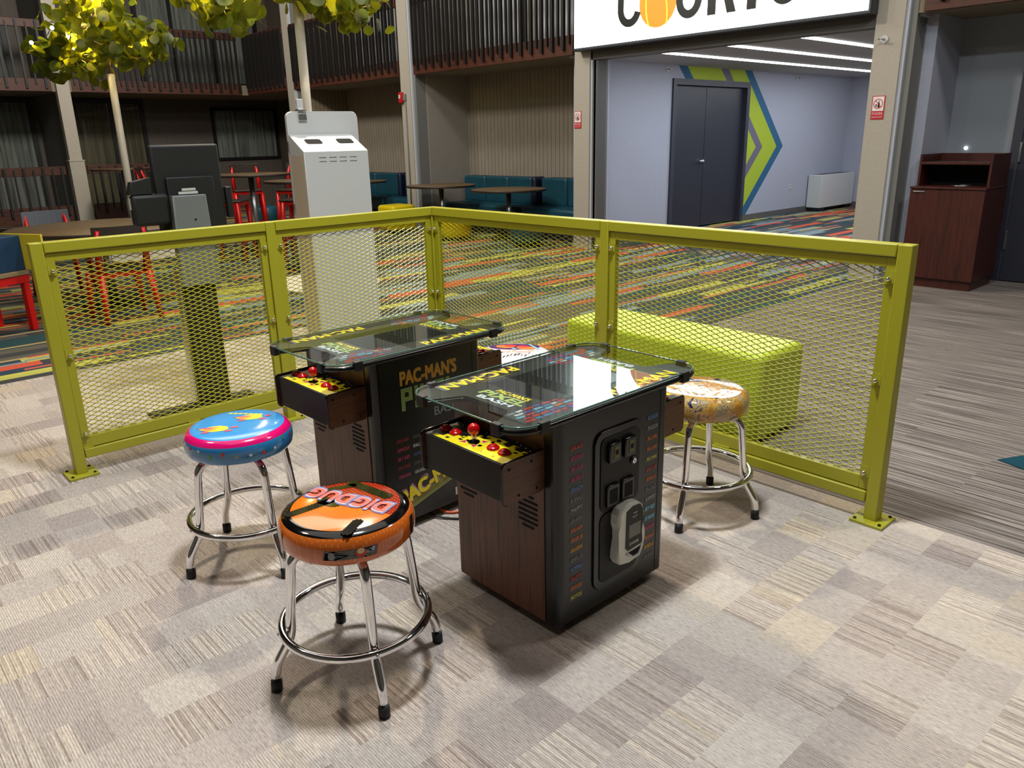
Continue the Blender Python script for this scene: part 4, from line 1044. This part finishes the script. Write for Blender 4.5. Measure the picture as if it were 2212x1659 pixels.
# ------------------------------------------------------------------ trees
def tree(loc, label, seed, lobes, ang, bulbs, rl=.085, htop=2.35):
    t = thing('artificial_tree', label, 'tree', loc); rr = random.Random(seed)
    MB().mat('basewhite').cyl((0, 0, 0), .62, .012, 8).build('base_plate', t)
    MB().mat('offwhite').tube([(0, 0, .012), (0, 0, htop)], .046, 20).build('trunk', t)
    b = MB().mat('twig'); tips = []
    R_ = Vector((.67, .74, 0)); D_ = Vector((-.74, .67, 0))
    for (lx, lz, rad, n) in lobes:
        c = R_*lx+Z*lz
        b.tube(fillet([(0, 0, htop-.05), (0, 0, htop+.25), c*.5+Vector((0, 0, (htop+.3)*.5)), c], .2), .022, 7)
        for k in range(int(n*.72)):
            d = Vector((rr.gauss(0, 1), rr.gauss(0, 1), rr.gauss(0, 1))).normalized()*(rad*(.45+.6*rr.random()))
            d.z *= .62
            tp = c+d; tips.append((tp, d.normalized()))
            if k % 3 == 0: b.tube([c+d*.1, c+d*.55+Vector((0, 0, -.03)), tp], .006, 5)
    b.build('branches', t)
    b = MB().mat('leaf')
    for tp, dn in tips:
        for q in range(2):
            nrm = (dn*.7+Vector((rr.gauss(0, 1), rr.gauss(0, 1), rr.gauss(0, 1)))*.8).normalized(); c = tp+Vector((rr.gauss(0, 1), rr.gauss(0, 1), rr.gauss(0, 1)))*rl*.8
            ax = nrm.orthogonal().normalized(); ay = nrm.cross(ax); r_ = rl*(.62+.42*rr.random()); cup = r_*rr.uniform(-.05, .35)
            ring = []
            for k in range(10):
                a = 2*PI*k/10; ring.append(b.bm.verts.new(c+ax*r_*math.cos(a)+ay*r_*.92*math.sin(a)+nrm*cup*math.cos(a)**2))
            cv = b.bm.verts.new(c); b._tag([b.bm.faces.new((ring[k], ring[(k+1) % 10], cv)) for k in range(10)], True)
    b.build('foliage', t, recalc=False)
    for (bx, bz, bd) in bulbs:
        MB().mat('bulb').sphere(R_*bx+Z*bz+D_*bd, .022, 10).build('string_light', t)
    return t
tree((-7.70, .678, 0), 'leafy artificial tree with a glowing bulb at the far left', 3, [(-.50, 2.62, .50, 150), (.25, 2.62, .42, 110), (-.15, 2.95, .55, 150), (-.1, 3.5, .6, 110), (.5, 2.75, .35, 70)], 0, [(-.32, 2.83, -.62), (-.64, 2.68, -.55), (.15, 2.6, 0)])
tree((-3.75, 1.30, 0), 'leafy artificial tree hanging in front of the balcony above the white kiosk', 5, [(-.78, 2.78, .36, 90), (.45, 2.72, .40, 100), (.05, 3.0, .40, 90), (-.3, 3.35, .6, 110), (.4, 3.4, .5, 70)], 0, [(-.2, 3.0, 0), (.4, 2.8, .1)], .088, 2.75)

# ------------------------------------------------------------------ seating and tables
def round_table(loc, r, h, label, gr=None, post='steel', base_r=.28):
    t = thing('round_table', label, 'table', loc, 0, gr)
    MB().lathe([(0, h-.03), (r-.004, h-.03), (r, h-.026), (r, h-.004), (r-.004, h), (0, h)], 56, bands=['tableedge', 'tableedge', 'tableedge', 'tableedge', 'tabletop']).build('tabletop', t)
    MB().mat(post).tube([(0, 0, .02), (0, 0, h-.03)], .038, 18).build('pedestal', t)
    MB().mat('rubber').lathe([(0, 0), (base_r, 0), (base_r, .008), (.06, .028), (0, .028)], 32).build('base', t)
    return t
round_table((-4.3, -.66, 0), .80, .74, 'large round walnut dining table at the left behind the fence')
G1 = 'bar height tables'
round_table((-6.9, 2.05, 0), .55, 1.05, 'bar height round table with red chairs, right of the black kiosk')
round_table((-4.85, 1.72, 0), .42, 1.03, 'small round bar table tucked beside the left edge of the white kiosk')
round_table((-11.9, 1.9, 0), .56, 1.07, 'thin topped bar table far back by the brown curtained window')
round_table((-6.35, 4.95, 0), .55, .76, 'round lounge table left of the two in front of the teal sofas')
round_table((-4.92, 5.1, 0), .56, .735, 'round lounge table standing before the seam between the teal sofas')
round_table((-8.85, 5.0, 0), .5, .76, 'round lounge table just right of the white kiosk')

def chair_parts(t, h, bh, shell='darkseat'):
    """seat faces local +x, back at -x"""
    w = .21
    MB().mat(shell).box(-.19, .21, -w, w, h-.02, h, .008).build('seat', t)
    MB().mat('redmetal').box(-.18, .19, -w+.01, w-.01, h-.065, h-.021, .004).build('seat_frame', t)
    s_ = h/.45
    for y in (-1, 1):
        for xa, xb in ((-.18, -.235), (.18, .215)):
            b = MB().mat('redmetal'); n = [(xa-.02, y*(w-.02), h-.03), (xb-.016, y*(w+.015), 0)]
            b.tube(n, [.032, .022], 4).build('leg', t)
        MB().mat('redmetal').tube([(-.18, y*(w-.02), h-.03), (-.215, y*(w-.02), h+(bh-h)*.55), (-.26, y*(w-.03), bh-.03)], [.034, .026, .018], 4).build('back_post', t)
    b = MB().mat(shell); N = 8; P = []
    for i in range(N+1):
        a = (i/N-.5)*2; P.append((-.245+.0-.05*(1-a*a)+.03, a*(w+.01)))
    outl = [(p[0], p[1]) for p in P]+[(p[0]-.014, p[1]) for p in P[::-1]]
    b.prism(outl, (-.01, 0, bh-.19), X, Y, .19, .004).build('backrest', t)
    if h > .6:
        b = MB().mat('redmetal').tube([(.205, -w, .26), (.205, w, .26)], .011, 6).tube([(-.215, -w, .26), (-.215, w, .26)], .011, 6); b.build('foot_rail', t)
chA = thing('dining_chair', 'red framed dining chair with black back, nearest the fence at the big round table', 'chair', (-3.52, -.80, 0), PI); chair_parts(chA, .45, .82)
chG = thing('dining_chair', 'dining chair with a grey backrest on the far side of the big round table', 'chair', (-5.15, -.86, 0), .1); chair_parts(chG, .45, .84, 'greyseat')
bc = thing('bar_chair', 'red bar chair in front of the bar table, seen from behind beside the black kiosk', 'chair', (-6.10, 1.36, 0), math.radians(48)); chair_parts(bc, .77, 1.15)
for loc, rz, lab in (((-8.15, 2.55, 0), math.radians(-20), 'red bar chair with dark back on the far left side of the bar table'),
                     ((-7.6, 3.05, 0), math.radians(-55), 'red bar chair with dark back on the far right side of the bar table'),
                     ((-5.50, 2.02, 0), math.radians(-132), 'red bar chair turned sideways between the bar table and the white kiosk'),
                     ((-6.2, 2.95, 0), math.radians(-125), 'red bar chair behind the bar table, half hidden by the white kiosk'),
                     ((-8.55, 1.35, 0), math.radians(60), 'lone red bar chair near the thin tree trunk, left of the black kiosk')):
    dup(bc, loc, rz, lab)

def sofa(loc, w, label, nsec, chaise=0.):
    t = thing('lounge_sofa', label, 'sofa', loc)
    MB().mat('teal').box(-chaise, w, -.58, 0, .20, .45, .05, 4).build('seat_cushion', t)
    MB().mat('navy').box(-chaise+.03, w-.03, -.55, -.02, .0, .20, .01).build('base', t)
    for k in range(nsec):
        sw = (w-.10)/nsec
        MB().mat('teal').box(k*sw+.004, (k+1)*sw-.004, -.13, .0, .43, .86, .04, 4, Matrix.Translation((0, 0, 0))).build('back_cushion', t)
    MB().mat('navy').box(w-.11, w+.0, -.16, .1, .2, .87, .045, 4).box(0, w-.05, -.01, .1, .2, .86, .04, 3).build('outer_shell', t)
    return t
sofa((-6.86, 5.96, 0), 1.78, 'dark teal three section sofa against the ribbed wall', 3, 0.)
sofa((-4.98, 5.96, 0), 1.2, 'dark teal sofa partly hidden by the beige column', 2)
sofa((-10.4, 5.96, 0), 1.68, 'dark teal sofa behind the round table right of the white kiosk', 2)
sofa((-8.62, 5.96, 0), 1.3, 'dark teal sofa seen beside the column with the fire alarm', 2)
def pouf(loc, r, h, m, lab, sq=False):
    t = thing('pouf', lab, 'pouf', loc)
    if sq: MB().mat(m).box(-r, r, -r, r, .05, h, .05, 4).build('cushion', t)
    else: MB().mat(m).lathe([(0, .05), (r-.04, .05), (r, .09), (r, h-.06), (r-.03, h-.015), (r-.1, h), (0, h+.012)], 36).build('cushion', t)
    MB().mat('rubber').cyl((0, 0, 0), r*.7, .05, 20).build('base', t)
pouf((-7.05, 4.55, 0), .23, .45, 'yellow', 'square yellow pouf to the right of the white kiosk', True)
pouf((-5.55, 4.55, 0), .26, .43, 'yellow', 'round yellow pouf just behind the fence corner')
pouf((-4.15, 4.72, 0), .24, .42, 'teal', 'round teal pouf before the right hand sofa')
pouf((-9.2, 3.3, 0), .24, .42, 'teal', 'round teal pouf seen through the legs of the red chairs')

# game box on a red legged bench at the left edge
t_ = thing('red_bench', 'low red framed bench with a tan top at the left edge', 'bench', (-3.62, -1.47, 0), math.radians(-62))
MB().mat('tan').box(0, 1.0, -.45, .03, .465, .50, .004).build('bench_top', t_); MB().mat('redmetal').box(.0, 1.0, -.44, .02, .40, .464, .004).build('apron', t_)
for x in (.03, .97):
    for y in (-.41, -.01): MB().mat('redmetal').box(x-.025, x+.025, y-.025, y+.025, 0, .40, .004).build('leg', t_)
t_ = thing('game_box', 'deep blue box with white lettering and a yellow end standing on the red bench', 'box', (-3.62, -1.47, .50), math.radians(-62))
MB().mat('bluebox').box(.0, .98, -.40, -.0, 0, .28, .006).build('case', t_)
MB().mat('yellowbox').box(-.02, -.001, -.42, .23, 0, .29, .004).build('end_cap', t_)
MB().mat('i_wht').text('n', (.72, .0005, .12), -X, Z, .085, .12, d=.001).build('lettering', t_)
# ------------------------------------------------------------------ lights
def area(name, loc, tgt, size, power, col, size_y=None, spread=180):
    l = bpy.data.lights.new(name, 'AREA'); l.energy = power; l.color = col; l.size = size; l.spread = math.radians(spread)
    if size_y: l.shape = 'RECTANGLE'; l.size_y = size_y
    o = bpy.data.objects.new(name, l); COL.objects.link(o); o.location = loc
    o.rotation_euler = (Vector(tgt)-Vector(loc)).to_track_quat('-Z', 'Y').to_euler(); return o
def point(name, loc, power, col, r=.08):
    l = bpy.data.lights.new(name, 'POINT'); l.energy = power; l.color = col; l.shadow_soft_size = r
    o = bpy.data.objects.new(name, l); COL.objects.link(o); o.location = loc; return o
area('overhead_light', (1.9, -1.2, 4.7), (2.0, -1.4, 0), .4, 205, (.90, .95, 1.0), .4)
area('warm_atrium_light', (-2.4, .9, 5.0), (1.5, -1.0, 0), .25, 215, (1.0, .87, .68), .25)
area('right_hall_light', (4.2, 2.6, 5.2), (3.0, 2.6, 0), .6, 75, (1.0, .95, .90), .6)
area('ceiling_fill_light', (0, -1.0, 6.9), (0, -1.0, 0), 7, 120, (1.0, .95, .88), 7)
area('atrium_fill_light', (-7, 1.5, 6.8), (-7, 2.0, 0), 4, 150, (1.0, .90, .74), 4)
area('left_front_light', (-1.2, -3.6, 5.0), (-.5, -3, 0), .5, 55, (1.0, .93, .84), .5)
area('courts_light', (-1.6, 8.5, 2.36), (-1.6, 8.5, 0), 2.4, 95, (.80, .88, 1.0), 6)
area('lounge_fill_light', (-4.2, 1.0, 4.6), (-6.0, 6.1, 1.0), .5, 95, (1.0, .96, .90), .5)  # added fill, no real fitting: lifts the lounge walls under the balcony
area('left_wall_fill_light', (-8.0, 1.0, 4.6), (-15, 2.5, 1.6), .6, 190, (1.0, .95, .86), .6)  # added fill to brighten the left wall and its curtains
area('upper_fill_light', (-5.0, 1.8, 5.8), (-5.6, 6.1, 3.6), .5, 90, (.95, .96, 1.0), .5)  # extra lamp put in to brighten the upper wall behind the bars
area('alcove_wash_light', (3.0, 1.2, 4.6), (1.8, 5.9, 1.2), .5, 40, (.95, .97, 1.0), .5)
point('tree_glow_far', (-7.9, .45, 2.80), 48, (1.0, .80, .35), .04)
point('tree_glow_far', (-7.45, 1.0, 2.72), 40, (1.0, .80, .35), .04)
point('tree_glow_far', (-7.7, .6, 3.3), 34, (1.0, .80, .35), .04)
point('tree_glow_near', (-4.2, .80, 2.92), 26, (1.0, .82, .42), .04)
point('tree_glow_near', (-3.45, 1.65, 2.88), 26, (1.0, .82, .42), .04)
point('tree_glow_near', (-3.7, 1.35, 3.2), 22, (1.0, .82, .42), .04)
wd = bpy.data.worlds.new('world'); bpy.context.scene.world = wd; wd.use_nodes = True
bg = wd.node_tree.nodes['Background']; bg.inputs[0].default_value = (.85, .82, .78, 1); bg.inputs[1].default_value = .05
